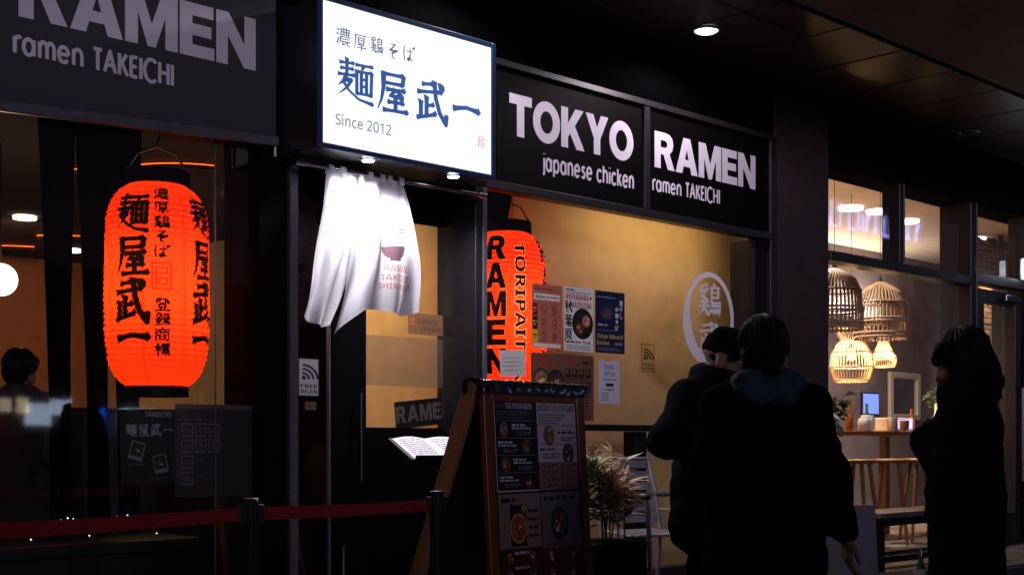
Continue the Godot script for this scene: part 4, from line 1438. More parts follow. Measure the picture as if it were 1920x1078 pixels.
func build_signs(frame: Material, steel: Material, black: Material) -> void:
	var ink := Color(0.045, 0.038, 0.042)
	var letter := Color(0.87, 0.84, 0.88)
	# TOKYO panel
	var c := Canvas.new(1024, 512, ink)
	var px := 1024.0 / 1.34
	heavy(c, "TOKYO", (5.477 - 5.378) * px, (3.427 - 3.044) * px, 0.25 * px, 1.153 * px, letter, ink)
	round_text(c, "japanese chicken", (5.771 - 5.378) * px, (3.427 - 2.876) * px, 0.105 * px, 0.865 * px, 0.017 * px, letter)
	var o := thing("fascia_sign", "black sign panel with white lettering TOKYO japanese chicken", "sign", Vector3(6.048, 2.74, 0.0))
	var g := Geo.new(o.position)
	g.span(5.378, 6.716, 2.739, 3.428, -0.05, 0.005, 0.002)
	part("panel", g, mat("sign panel black", ink, 0.5, 0.0, 0.15), o)
	var tp := print_mat("tokyo print", c.texture(), 0.6)
	tp.metallic_specular = 0.15
	part("print", sheet(Vector3(6.047, 3.0835, 0.0075), 1.336, 0.687, Basis.IDENTITY, o.position), tp, o)
	c = Canvas.new(1024, 512, ink)
	px = 1024.0 / 1.388
	heavy(c, "RAMEN", (6.845 - 6.78) * px, (3.427 - 3.036) * px, 0.25 * px, 1.164 * px, letter, ink)
	round_text(c, "ramen TAKEICHI", (6.823 - 6.78) * px, (3.427 - 2.875) * px, 0.1 * px, 0.752 * px, 0.016 * px, letter)
	o = thing("fascia_sign", "black sign panel with white lettering RAMEN beside the one reading TOKYO", "sign", Vector3(7.47, 2.74, 0.0))
	g = Geo.new(o.position)
	g.span(6.78, 8.168, 2.739, 3.428, -0.05, 0.005, 0.002)
	part("panel", g, mat("sign panel black", ink, 0.5, 0.0, 0.15), o)
	var rp := print_mat("ramen print", c.texture(), 0.6)
	rp.metallic_specular = 0.15
	part("print", sheet(Vector3(7.474, 3.0835, 0.0075), 1.386, 0.687, Basis.IDENTITY, o.position), rp, o)
	# grey canvas banner over the left window
	var grey := Color(0.28, 0.275, 0.29)
	c = Canvas.new(1536, 640, grey)
	px = 1536.0 / 2.6
	heavy(c, "RAMEN", (2.44 - 1.19) * px, (3.62 - 3.058) * px, 0.262 * px, 1.228 * px, Color(0.86, 0.84, 0.88), grey)
	heavy(c, "TOKYO", (1.19 - 1.19 - 0.1) * px, (3.62 - 3.058) * px, 0.262 * px, 1.2 * px, Color(0.86, 0.84, 0.88), grey)
	round_text(c, "ramen TAKEICHI", (2.417 - 1.19) * px, (3.62 - 2.894) * px, 0.1 * px, 0.788 * px, 0.018 * px, Color(0.86, 0.84, 0.88))
	o = thing("canvas_banner", "grey canvas banner with large RAMEN lettering above the first red lantern", "banner", Vector3(2.5, 2.6, 0.03))
	g = Geo.new(o.position)
	var lo := Vector3(1.19, 2.61, 0.03)
	var ro := Vector3(3.79, 2.742, 0.03)
	var up := 3.62
	g.tri(Vector3(1.19, up, 0.03), Vector3(3.79, up, 0.03), ro, Vector3.BACK, Vector3.BACK, Vector3.BACK, Vector2(0, 0), Vector2(1, 0), Vector2(1, (up - ro.y) * px / 640))
	g.tri(Vector3(1.19, up, 0.03), ro, lo, Vector3.BACK, Vector3.BACK, Vector3.BACK, Vector2(0, 0), Vector2(1, (up - ro.y) * px / 640), Vector2(0, (up - lo.y) * px / 640))
	var cm := print_mat("banner canvas", c.texture(), 1.0)
	cm.metallic_specular = 0.15
	cm.heightmap_enabled = true
	cm.heightmap_texture = noise_tex(0.2, Color.BLACK, Color.WHITE, 5)
	cm.heightmap_scale = 0.05
	part("canvas", g, cm, o)
	g = Geo.new(o.position)
	g.bar(Vector3(1.15, 2.585, 0.03), Vector3(3.802, 2.72, 0.03), 0.05, 0.03, Vector3.BACK, 0.006)
	part("bottom_bar", g, rough_mat("grey metal edge", Color.WHITE, Color.WHITE, 1, 1, 1), o)
	g = Geo.new(o.position)
	g.tube(PackedVector3Array([Vector3(3.785, 2.69, 0.03), Vector3(3.785, 2.64, 0.03)]), 0.006, 0.008, 8)
	part("pull_tag", g, mat("white plastic", lin(0.7, 0.7, 0.7), 0.4), o)
	g = Geo.new(o.position)
	g.span(1.15, 3.8, 3.47, 3.53, -0.02, 0.025, 0.005)
	part("top_bar", g, frame, o)
	# the light box
	c = Canvas.new(1200, 760, Color(0.965, 0.97, 0.985))
	var blue := Color(0.03, 0.28, 0.54)
	var pale := Color(0.3, 0.36, 0.46)
	var faint := 172.0
	for i in 5:
		c.glyph(KANJI["濃厚鶏そば"[i]], 88 + i * 112, 118 + (i % 2) * 8, 92, 104, 7, pale)
	for i in 4:
		c.glyph(KANJI["麺屋武一"[i]], [88, 352, 626, 896][i], [272, 282, 280, 290][i], [250, 232, 242, 222][i], [250, 244, 254, 226][i], [21, 28, 29, 36][i], blue)
	write(c, "Since 2012", 84, 650, 58, Color(0.38, 0.42, 0.5), false, 372)
	c.glyph(KANJI["印"], 1098, 540, 50, 72, 4, Color(0.8, 0.45, 0.45))
	var t := c.texture()
	o = thing("lightbox_sign", "glowing white light box sign with blue brush characters and Since 2012", "sign", Vector3(4.43, 2.65, 0.2))
	g = Geo.new(o.position)
	g.span(3.825, 5.03, 2.652, 3.405, 0.02, 0.34, 0.006)
	part("housing", g, mat("housing black", lin(0.02, 0.02, 0.024), 0.35), o)
	g = Geo.new(o.position)
	var bl := mat("frame with painted glow", lin(0.012, 0.03, 0.06), 0.3)
	bl.emission_enabled = true
	bl.emission = Color(0.05, 0.25, 0.55)
	bl.emission_energy_multiplier = 0.05  # blue flare of the light box put on the frame as faint emission
	g.span(3.818, 3.85, 2.645, 3.412, 0.342, 0.362, 0.004)
	g.span(5.005, 5.037, 2.645, 3.412, 0.342, 0.362, 0.004)
	g.span(3.851, 5.004, 2.645, 2.672, 0.342, 0.362, 0.004)
	g.span(3.851, 5.004, 3.385, 3.412, 0.342, 0.362, 0.004)
	part("sign_frame_glow", g, bl, o)
	var fm := mat("light box face", lin(0.1, 0.1, 0.1), 0.5)
	fm.emission_enabled = true
	fm.emission = Color.WHITE
	fm.emission_texture = t
	fm.emission_operator = BaseMaterial3D.EMISSION_OP_MULTIPLY
	fm.emission_energy_multiplier = 1.1
	part("sign_face", sheet(Vector3(4.4275, 3.0285, 0.352), 1.154, 0.713, Basis.IDENTITY, o.position), fm, o)
	var al := AreaLight3D.new()
	al.name = "light"
	al.area_size = Vector2(1.12, 0.68)
	al.light_color = Color(0.86, 0.93, 1.0)
	al.light_energy = 0.42
	al.area_range = 16.0
	al.shadow_enabled = true
	o.add_child(al, true)
	al.position = Vector3(4.4275, 3.0285, 0.375) - o.position
	al.rotation.y = PI
	for k in 2:
		var at := Vector3([4.19, 4.782][k], 2.648, 0.285)
		g = Geo.new(o.position)
		g.lathe(at, PackedVector2Array([Vector2(0.032, 0.0), Vector2(0.046, 0.0), Vector2(0.046, -0.006), Vector2(0.034, -0.008)]), 20, 1, 0, false)
		part("lamp_ring", g, steel, o)
		g = Geo.new(o.position)
		g.lathe(at, PackedVector2Array([Vector2(0.033, -0.001), Vector2(0.03, -0.012), Vector2(0.001, -0.018)]), 16)
		part("lamp_lens", g, glow("cold lamp lens", Color(0.94, 0.95, 1.0), 9.0), o)
		spot(at + Vector3(0, -0.03, 0), at + Vector3(0, -1, 0.0), 76, Color(0.97, 0.95, 1.0), 1.5, o, 0.05, 0.7)

func build_door_curtain(steel: Material) -> void:
	var o := thing("curtain_rod", "shiny steel rod across the doorway under the light box", "rod", Vector3(4.5, 2.6, 0.14))
	var g := Geo.new(o.position)
	g.tube(PackedVector3Array([Vector3(3.84, 2.604, 0.14), Vector3(5.16, 2.604, 0.14)]), 0.013, 0.013, 12)
	part("rod", g, steel, o)
	for x in [3.86, 5.13]:
		g = Geo.new(o.position)
		g.tube(PackedVector3Array([Vector3(x, 2.604, 0.14), Vector3(x, 2.604, 0.0)]), 0.009, 0.009, 8)
		g.tube(PackedVector3Array([Vector3(x - 0.03, 2.604, 0.14), Vector3(x + 0.03, 2.604, 0.14)]), 0.018, 0.018, 12)
		part("bracket", g, steel, o)
	# the cloth, pushed to one side and blown by the wind
	var c := Canvas.new(768, 1024, Color(0.9, 0.89, 0.9))
	var ink := Color(0.42, 0.32, 0.35)
	var bowl := PackedVector2Array()
	for i in 21:
		var a := PI * i / 20.0
		bowl.append(Vector2(500 - cos(a) * 120, 520 + sin(a) * 105))
	c.poly(bowl, ink)
	c.rect(455, 612, 90, 24, ink)
	c.line(PackedVector2Array([Vector2(420, 440), Vector2(520, 395), Vector2(640, 392)]), 9, 9, ink)
	c.line(PackedVector2Array([Vector2(420, 462), Vector2(520, 417), Vector2(640, 414)]), 9, 9, ink)
	for i in 5:
		c.line(PackedVector2Array([Vector2(405 + i * 16, 510), Vector2(415 + i * 16, 455)]), 4, 4, ink)
	var red := Color(0.82, 0.55, 0.5)
	write(c, "RAMEN", 420, 715, 52, red, true, 220)
	write(c, "TAKEICHI", 400, 785, 46, red, true, 262)
	write(c, "SHIMBASHI", 385, 850, 44, red, true, 290)
	c.rect(0, 985, 768, 3, Color(0.72, 0.7, 0.72))
	c.rect(14, 0, 3, 1024, Color(0.76, 0.74, 0.76))
	c.rect(750, 0, 3, 1024, Color(0.76, 0.74, 0.76))
	c.rect(0, 60, 768, 3, Color(0.74, 0.72, 0.74))
	var cloth := print_mat("white cotton with print", c.texture(), 1.0)
	cloth.backlight_enabled = true
	cloth.backlight = Color(0.35, 0.34, 0.36)
	var plain := mat("white cotton", Color(0.9, 0.89, 0.9), 0.9)
	plain.backlight_enabled = true
	plain.backlight = Color(0.35, 0.34, 0.36)
	for m in [cloth, plain]:
		m.heightmap_enabled = true
		m.heightmap_texture = noise_tex(0.6, Color.BLACK, Color.WHITE, 8)
		m.heightmap_scale = 0.05
		m.metallic_specular = 0.1
	var n := thing("door_curtain", "white split door curtain blown to one side with a bowl printed on it", "curtain", Vector3(4.28, 2.604, 0.14))
	for s in 2:
		var pts := []
		var tl := Vector3([4.03, 4.235][s], 2.595, 0.14)
		var trr := Vector3([4.3, 4.54][s], 2.595, 0.14)
		var bl := Vector3([3.845, 4.045][s], [1.83, 1.765][s], [0.2, 0.2][s])
		var br := Vector3([4.02, 4.585][s], [1.78, 1.93][s], [0.18, 0.22][s])
		var rows := 44
		var cols := 40
		for r in rows:
			var t := r / float(rows - 1)
			for q in cols:
				var u := q / float(cols - 1)
				var a := tl.lerp(bl, t)
				var b := trr.lerp(br, t)
				# the sides bow out with the wind
				var bow := sin(t * PI)
				var p := a.lerp(b, u)
				p += Vector3(0.018, 0, 0.02) * bow * (u if s == 1 else -0.25 * (1 - u))
				p.y += (0.05 * sin(u * PI * 1.6) if s == 1 else -0.035 * sin(u * PI)) * t * t
				p.y -= 0.05 * t * t * smoothstep(0.35, 0.0, u) * s
				var fold := 0.016 * sin(u * (12 + 5 * s) + t * 2.2 + s) + 0.004 * sin(u * 25 - t * 3.0) + 0.007 * sin(u * 7 + t * 5.0)
				p.z += fold * (0.7 + 0.8 * t) + 0.02 * bow
				if s == 0:
					p.z -= 0.03 * smoothstep(0.55, 1.0, u) * (1.0 - 0.6 * t)
					p.x += 0.03 * u * sin(t * PI)
				p.x += 0.012 * sin(t * 9 + u * 7 + s) * t
				pts.append(p - n.position)
		g = Geo.new()
		g.grid(pts, cols)
		part("cloth_panel", g, cloth if s == 1 else plain, n)
	for k in 6:
		var x: float = [4.05, 4.13, 4.31, 4.39, 4.44, 4.52][k]
		g = Geo.new(n.position)
		var q := []
		for r in 9:
			var a := PI * r / 8.0
			for e in 2:
				q.append(Vector3(x - 0.016 + e * 0.032, 2.604 + sin(a) * 0.019 - (0.03 if r in [0, 8] else 0.0), 0.14 + cos(a) * 0.019) - n.position)
		g.o = Vector3.ZERO
		g.grid(q, 2)
		part("tab_loop", g, plain, n)

# ---------------------------------------------------------------- lanterns

func build_lanterns(black: Material) -> void:
	var red := Color(0.96, 0.215, 0.09)
	var seam := Color(0.74, 0.13, 0.06)
	var ink := Color(0.03, 0.012, 0.012)
	for k in 2:
		var c := Canvas.new(640, 1600, red)
		var rb := RandomNumberGenerator.new()
		rb.seed = 40 + k
		for s in 90:
			c.oval(rb.randf() * 640, rb.randf() * 1600, rb.randf_range(8, 60), rb.randf_range(5, 18), red.lerp(Color(0.86, 0.15, 0.06), rb.randf_range(0.1, 0.4)), 14)
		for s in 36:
			c.rect(0, 1600.0 / 36 * s - 2, 640, 5, Color(0.84, 0.2, 0.09))  # darker lines paint hoop shade and glued paper overlaps into the red
		for s in 2:
			c.rect([300, 620][s] if k == 0 else [198, 518][s], 0, 13, 1600, seam)
		if k == 0:
			for e in 2:
				var pen: float = [60, 45][e]
				var col: Color = [Color(0.42, 0.1, 0.07), ink][e]
				for i in 4:
					c.glyph(KANJI["麺屋武一"[i]], [50, 62, 56, 64][i], [128, 448, 770, 1070][i], 300, [320, 315, 350, 290][i], pen * [0.66, 0.85, 0.92, 1.15][i], col)
			for i in 5:
				c.glyph(KANJI["濃厚鶏そば"[i]], 384, 84 + i * 110, 132, 106, 15, ink)
			c.glyph(KANJI["印"], 362, 650, 170, 220, 15, Color(0.66, 0.1, 0.06))
			for i in 4:
				c.glyph(KANJI["登録商標"[i]], 390, 920 + i * 113, 126, 106, 16, ink)
		else:
			var y := 80.0
			for ch in "RAMEN":
				heavy_outline(c, ch, 120, y + 240, 240, 205, ink, red)
				y += 268
			var turn := Transform2D(PI / 2, Vector2(415, 150))
			write(c, "TORIPAITAN", 0, 0, 108, Color(0.85, 0.55, 0.45), true, 1330, turn, 7.0)
			write(c, "TORIPAITAN", 0, 0, 108, ink, true, 1330, turn)
		var at := [Vector3(3.352, 1.44, -0.4), Vector3(5.76, 1.46, -0.32)][k] as Vector3
		var o := thing("paper_lantern", ["red paper lantern with black brush characters hung in the left window", "red paper lantern with RAMEN in black letters behind the posters in the right window"][k], "lantern", at, atan2(-at.x, 5.71 - at.z), "red paper lanterns in the windows")
		o.scale = Vector3.ONE * [0.965, 0.96][k]
		var prof := PackedVector2Array()
		var ribs := 36
		for i in ribs * 4 + 1:
			var t := i / float(ribs * 4)
			var y := 1.1 * (1.0 - t)
			var e := absf(t - 0.5) * 2.0
			var w := 0.272 * pow(1.0 - pow(e, 7.0) * 0.80, 0.5)
			w *= 1.0 - 0.06 * pow(t - 0.5, 2.0) * 4.0
			w += (0.0075 + 0.003 * sin(floorf(t * ribs) * 12.9)) * absf(sin(t * ribs * PI)) - 0.004
			prof.append(Vector2(w, y))
		var g := Geo.new()
		g.lathe(Vector3.ZERO, prof, 64, 4.0, 0.644 if k == 0 else 0.5)
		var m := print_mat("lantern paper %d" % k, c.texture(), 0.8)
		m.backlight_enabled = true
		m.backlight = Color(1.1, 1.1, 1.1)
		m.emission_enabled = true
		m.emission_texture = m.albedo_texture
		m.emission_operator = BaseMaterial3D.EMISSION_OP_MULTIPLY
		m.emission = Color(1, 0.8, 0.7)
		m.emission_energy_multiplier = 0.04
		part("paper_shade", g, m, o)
		g = Geo.new()
		g.lathe(Vector3(0, 1.085, 0), PackedVector2Array([Vector2(0.15, 0.075), Vector2(0.172, 0.075), Vector2(0.172, 0.0), Vector2(0.15, 0.0)]), 36, 1, 0, false)
		part("top_ring", g, mat("matt black", Color.BLACK), o)
		g = Geo.new()
		g.lathe(Vector3(0, -0.035, 0), PackedVector2Array([Vector2(0.14, 0.055), Vector2(0.166, 0.055), Vector2(0.166, 0.0), Vector2(0.14, 0.0)]), 36, 1, 0, false)
		part("bottom_ring", g, black, o)
		g = Geo.new()
		for s in [-1.0, 1.0]:
			g.tube(PackedVector3Array([Vector3(s * 0.16, 1.16, 0), Vector3(s * 0.1, 1.26, 0), Vector3(0, 1.3, 0)]), 0.008, 0.006, 6)
		g.tube(PackedVector3Array([Vector3(0, 1.3, 0), Vector3(0.03, 1.42, 0), Vector3(0.0, 1.53, 0)]), 0.005, 0.005, 6)
		part("wire_handle", g, mat("wire", lin(0.05, 0.045, 0.04), 0.5, 0.5), o)
		if k == 1:
			g = Geo.new()
			g.box(Vector3(-0.1, 1.33, 0), Vector3(0.28, 0.34, 0.1), Basis(Vector3.FORWARD, 0.2), 0.01)
			part("hanging_plate", g, mat("matt black", Color.BLACK), o)
		for s in 2:
			g = Geo.new()
			var y: float = [0.51, 0.59][s]
			g.ball(Vector3(0, y, 0), Vector3(0.045, 0.06, 0.045), 12)
			part("bulb", g, glow("lantern bulb", Color(1.0, 0.8, 0.55), 3.0), o)
			bulb(at + Vector3(0, y, 0) * 0.96, Color(1.0, 0.84, 0.54), 0.38, o, 0.05)

func heavy_outline(c: Canvas, ch: String, x: float, base: float, cap: float, width: float, ink: Color, bg: Color) -> void:
	heavy(c, ch, x - 5, base + 5, cap + 10, width + 10, Color(0.8, 0.42, 0.32), bg)
	heavy(c, ch, x, base, cap, width, ink, bg)

# ---------------------------------------------------------------- posters and stickers

func poster(called: String, label: String, category: String, at: Vector3, w: float, h: float, m: Material, group := "", turn := 0.0, b := Basis.IDENTITY) -> void:
	var o := thing(called, label, category, at, 0.0, group)
	part("paper", sheet(Vector3.ZERO, w, h, b * Basis(Vector3.BACK, turn)), m, o)

func bowl(c: Canvas, x: float, y: float, r: float, seed_: int, rim: Color, soup: Color) -> void:
	var q := RandomNumberGenerator.new()
	q.seed = seed_
	c.oval(x, y, r, r, rim)
	c.oval(x, y, r * 0.84, r * 0.84, soup)
	for i in 7:
		var a := q.randf() * TAU
		var d := q.randf_range(0.1, 0.55) * r
		var s := q.randf_range(0.12, 0.3) * r
		c.oval(x + cos(a) * d, y + sin(a) * d, s, s * q.randf_range(0.5, 1.0), [Color(0.85, 0.7, 0.5), Color(0.65, 0.3, 0.15), Color(0.2, 0.35, 0.12), Color(0.9, 0.85, 0.7), Color(0.3, 0.12, 0.08)][i % 5], 14)
	for i in 5:
		var a := q.randf() * TAU
		c.ring(x + cos(a) * r * 0.2, y + sin(a) * r * 0.2, r * 0.45, r * 0.4, r * 0.05, soup.lightened(0.25), a, a + 1.6)

func wifi(c: Canvas, ink: Color, bg: Color) -> void:
	c.rect(0, 0, 200, 400, ink)
	c.rect(9, 9, 182, 382, bg)
	c.oval(52, 205, 21, 21, ink)
	for i in 3:
		c.ring(42, 215, 58 + i * 42, 58 + i * 42, 22, ink, -PI / 2 + 0.06, -0.06)
	write(c, "FREE", 22, 312, 40, ink, true, 156)
	write(c, "WLAN", 22, 368, 40, ink, true, 156)

func build_posters() -> void:
	# the three posters in a row
	var c := Canvas.new(420, 620, Color(0.72, 0.42, 0.33))  # orange base paints in the lantern glow coming through the paper
	c.dashes(30, 40, 280, 14, Color(0.45, 0.18, 0.14), 3)
	c.rect(28, 92, 364, 62, Color(0.92, 0.85, 0.8))
	write(c, "Ramen", 54, 140, 34, Color(0.1, 0.06, 0.05), true, 130)
	c.dashes(200, 118, 180, 11, Color(0.3, 0.15, 0.12), 4)
	for i in 3:
		var y := 190 + i * 128
		c.rect(10, y, 70, 122, [Color(0.45, 0.12, 0.09), Color(0.16, 0.14, 0.06), Color(0.86, 0.72, 0.1)][i])
		c.dashes(18, y + 40, 54, 14, [Color(0.85, 0.6, 0.5), Color(0.8, 0.75, 0.5), Color(0.2, 0.12, 0.04)][i], 30 + i)
		c.dashes(18, y + 70, 40, 10, [Color(0.85, 0.6, 0.5), Color(0.8, 0.75, 0.5), Color(0.2, 0.12, 0.04)][i], 40 + i)
		c.rect(90, y - 4, 310, 3, Color(0.5, 0.22, 0.18))
		for j in 2:
			bowl(c, 165 + j * 150, y + 48, 34, 50 + i * 2 + j, Color(0.22, 0.08, 0.06), Color(0.55, 0.3, 0.2))
			c.dashes(120 + j * 150, y + 96, 96, 9, Color(0.35, 0.12, 0.1), 60 + i * 2 + j)
	c.rect(20, 572, 380, 40, Color(0.9, 0.82, 0.8))
	poster("menu_poster", "menu poster tinted with painted lantern glow, the one partly over the red lantern", "poster", Vector3(5.837, 1.96, -0.024), 0.27, 0.40, print_mat("poster glow tinted", c.texture(), 0.45), "menu posters on the right window")
	c = Canvas.new(420, 620, Color(0.9, 0.88, 0.88))
	var red := Color(0.62, 0.06, 0.08)
	c.rect(30, 22, 120, 12, Color(0.15, 0.13, 0.13))
	c.rect(30, 48, 360, 6, Color(0.15, 0.13, 0.13))
	write(c, "AKIHABARA", 24, 122, 56, red, true, 330)
	c.oval(385, 95, 15, 15, red)
	write(c, "MAZESOBA", 100, 200, 56, red, true, 296)
	for i in 3:
		c.glyph(KANJI["秋葉原"[i]], 14, [130, 265, 400][i], 106, 128, 14, Color(0.06, 0.05, 0.05))
	c.oval(268, 350, 150, 150, Color(0.05, 0.045, 0.045), 40)
	c.oval(268, 350, 128, 128, Color(0.16, 0.13, 0.09), 40)
	bowl(c, 225, 400, 60, 5, Color(0.5, 0.2, 0.13), Color(0.42, 0.2, 0.12))
	bowl(c, 320, 320, 58, 6, Color(0.62, 0.45, 0.36), Color(0.7, 0.52, 0.42))
	c.dashes(30, 522, 210, 18, Color(0.2, 0.15, 0.15), 8)
	write(c, "€13.00", 262, 548, 32, Color(0.3, 0.12, 0.12), true, 116)
	for i in 3:
		c.dashes(30, 562 + i * 17, 350, 8, Color(0.35, 0.3, 0.3), 9 + i)
	poster("menu_poster", "white poster reading AKIHABARA MAZESOBA with a dark noodle bowl", "poster", Vector3(6.127, 1.96, -0.0245), 0.275, 0.41, print_mat("poster white", c.texture(), 0.4), "menu posters on the right window")
	var navy := Color(0.1, 0.13, 0.24)
	c = Canvas.new(420, 620, navy)
	c.dashes(30, 56, 260, 10, Color(0.6, 0.63, 0.72), 2)
	c.oval(165, 210, 105, 82, Color(0.16, 0.17, 0.28), 36)
	c.oval(165, 225, 78, 56, Color(0.3, 0.24, 0.3), 36)
	c.oval(165, 225, 52, 34, Color(0.36, 0.27, 0.31), 36)
	for i in 3:
		c.glyph(KANJI["煮干し"[i]], 340, 78 + i * 66, 56, 58, 8, Color(0.82, 0.83, 0.88))
	for i in 4:
		c.glyph(KANJI["中華そば"[i]], 280, 150 + i * 62, 54, 54, 8, Color(0.82, 0.83, 0.88))
	c.dashes(40, 330, 150, 18, Color(0.6, 0.63, 0.72), 12)
	c.dashes(40, 388, 240, 8, Color(0.45, 0.48, 0.58), 13)
	write(c, "Tokyo Niboshi", 28, 474, 44, Color(0.74, 0.66, 0.4), true, 366)
	write(c, "Ramen", 28, 540, 44, Color(0.74, 0.66, 0.4), true, 172)
	c.dashes(280, 508, 110, 28, Color(0.45, 0.48, 0.58), 14)
	for i in 2:
		c.dashes(34, 566 + i * 20, 330, 9, Color(0.45, 0.48, 0.58), 15 + i)
	poster("menu_poster", "dark blue poster reading Tokyo Niboshi Ramen in yellow", "poster", Vector3(6.428, 1.96, -0.0235), 0.29, 0.405, print_mat("poster navy", c.texture(), 0.35), "menu posters on the right window")
	# below them
	c = Canvas.new(620, 450, Color(0.42, 0.28, 0.23))
	var dk := Color(0.16, 0.09, 0.07)
	c.dashes(30, 30, 160, 22, Color(0.6, 0.2, 0.14), 21)
	c.dashes(30, 66, 250, 18, Color(0.6, 0.2, 0.14), 22)
	c.dashes(320, 32, 130, 20, Color(0.6, 0.2, 0.14), 23)
	c.dashes(500, 40, 90, 18, dk, 24)
	bowl(c, 100, 180, 78, 31, dk, Color(0.5, 0.36, 0.26))
	bowl(c, 240, 190, 86, 32, Color(0.12, 0.08, 0.07), Color(0.2, 0.14, 0.12))
	for i in 2:
		for j in 4:
			c.rect(330 + j * 68, 96 + i * 88, 56, 60, dk)
			c.rect(338 + j * 68, 104 + i * 88, 30, 26, Color(0.4, 0.3, 0.24))
			c.dashes(330 + j * 68, 162 + i * 88, 56, 8, dk, 70 + i * 4 + j)
	for i in 6:
		c.dashes(30, 300 + i * 22, 540, 9, dk, 80 + i)
	poster("wide_menu_poster", "wide brown menu sheet below the posters, half hidden by the menu board", "poster", Vector3(5.979, 1.52, -0.022), 0.575, 0.42, print_mat("poster brown", c.texture(), 0.5))
	c = Canvas.new(300, 220, Color(0.8, 0.78, 0.76))
	for i in 4:
		c.dashes(36 + (i % 2) * 12, 62 + i * 34, 210 - i * 14, 7, Color(0.4, 0.38, 0.38), 90 + i)
	poster("paper_note", "small white handwritten note over the red lantern in the right window", "note", Vector3(5.535, 1.655, -0.021), 0.215, 0.16, print_mat("note paper", c.texture(), 0.7), "", 0.06)
	c = Canvas.new(300, 400, Color(0.78, 0.76, 0.84))
	write(c, "NEW", 90, 78, 42, Color(0.2, 0.14, 0.2), false, 118)
	write(c, "OPEN", 78, 142, 42, Color(0.2, 0.14, 0.2), false, 146)
	c.dashes(70, 168, 180, 11, Color(0.5, 0.2, 0.25), 5)
	c.dashes(100, 210, 110, 28, Color(0.15, 0.12, 0.15), 6)
	c.dashes(90, 262, 130, 12, Color(0.2, 0.17, 0.2), 7)
	for i in 5:
		c.dashes(36, 300 + i * 17, 100, 7, Color(0.3, 0.27, 0.3), 100 + i)
	poster("paper_notice", "white paper notice reading NEW OPEN on the right window", "notice", Vector3(6.418, 1.566, -0.0215), 0.205, 0.28, print_mat("new open print", c.texture(), 0.6))
	c = Canvas.new(200, 400, Color(0, 0, 0, 0), true)
	wifi(c, Color(0.03, 0.025, 0.02, 1), Color(0, 0, 0, 0))
	poster("wlan_sticker", "see-through FREE WLAN sticker in black on the right window", "sticker", Vector3(6.815, 1.743, -0.026), 0.135, 0.19, cut_mat("wlan black", c.texture()), "FREE WLAN stickers")
	c = Canvas.new(200, 400, Color(0.6, 0.58, 0.6))
	wifi(c, Color(0.05, 0.045, 0.05), Color(0.6, 0.58, 0.6))
	poster("wlan_sticker", "white FREE WLAN sticker on the glass beside the door", "sticker", Vector3(4.118 + 0.07, 1.53, -0.245), 0.14, 0.21, print_mat("wlan white", c.texture(), 0.5), "FREE WLAN stickers")
	c = Canvas.new(120, 80, Color(0.34, 0.26, 0.16))
	c.ring(60, 40, 50, 30, 5, Color(0.12, 0.09, 0.06))
	c.dashes(22, 32, 76, 16, Color(0.12, 0.09, 0.06), 3)
	poster("small_label", "tiny brown label under the white FREE WLAN sticker", "label", Vector3(4.2, 1.373, -0.245), 0.075, 0.045, print_mat("label brown", c.texture(), 0.6))
	# the ring emblem
	c = Canvas.new(480, 620, Color(0, 0, 0, 0), true)
	var w := Color(0.95, 0.93, 0.97, 1)
	for i in 60:
		var a := TAU * i / 60.0
		var pen := 17.0 + 22.0 * maxf(0.0, sin(a - 0.5)) * maxf(0.0, -cos(a) + 0.35)
		c.oval(240 + 205 * cos(a), 310 + 275 * sin(a), pen, pen, w, 14)
		c.oval(240 + 205 * cos(a + 0.05), 310 + 275 * sin(a + 0.05), pen, pen, w, 14)
	c.glyph(KANJI["鶏"], 132, 84, 216, 236, 19, w)
	c.glyph(KANJI["武"], 140, 330, 200, 200, 21, w)
	var vinyl := cut_mat("emblem white", c.texture(), 0.7)
	vinyl.backlight_enabled = true
	vinyl.backlight = Color(0.4, 0.4, 0.4)
	poster("ring_emblem", "white brush ring with two characters on the right window", "emblem", Vector3(7.5, 2.06, -0.0255), 0.62, 0.70, vinyl)
	# the left window
	c = Canvas.new(330, 440, Color(0.05, 0.05, 0.055))
	var g1 := Color(0.5, 0.5, 0.54)
	write(c, "TAKEICHI", 150, 44, 30, g1, true, 160)
	for i in 4:
		c.glyph(KANJI["麺屋武一"[i]], 34 + i * 74, 84, 66, 76, 9, g1)
	for i in 2:
		var t := Transform2D([0.3, -0.16][i], Vector2([100, 240][i], [240, 320][i]))
		var p := PackedVector2Array()
		var q := PackedVector2Array()
		for e in [[-42, -52], [42, -52], [42, 56], [-42, 56]]:
			p.append(t * Vector2(e[0], e[1]))
		for e in [[-35, -45], [35, -45], [35, 32], [-35, 32]]:
			q.append(t * Vector2(e[0], e[1]))
		c.poly(p, Color(0.4, 0.42, 0.42))
		c.poly(q, Color(0.07, 0.08, 0.08))
		var m: Vector2 = t * Vector2(0, -4)
		bowl(c, m.x, m.y, 22, 200 + i, Color(0.2, 0.2, 0.2), Color(0.14, 0.12, 0.1))
		c.dashes([40, 170][i], [318, 400][i], 110, 8, Color(0.3, 0.3, 0.32), 210 + i)
	poster("window_poster", "black poster with two tilted snapshots under the left red lantern", "poster", Vector3(3.1, 1.15, -0.03), 0.29, 0.36, print_mat("snapshot poster", c.texture(), 0.5), "", 0.02)
	c = Canvas.new(500, 440, Color(0.18, 0.16, 0.18))
	c.rect(10, 70, 330, 6, Color(0.3, 0.28, 0.3))
	c.rect(0, 0, 500, 22, Color(0.34, 0.28, 0.3))
	c.rect(22, 84, 3, 300, Color(0.34, 0.32, 0.35))
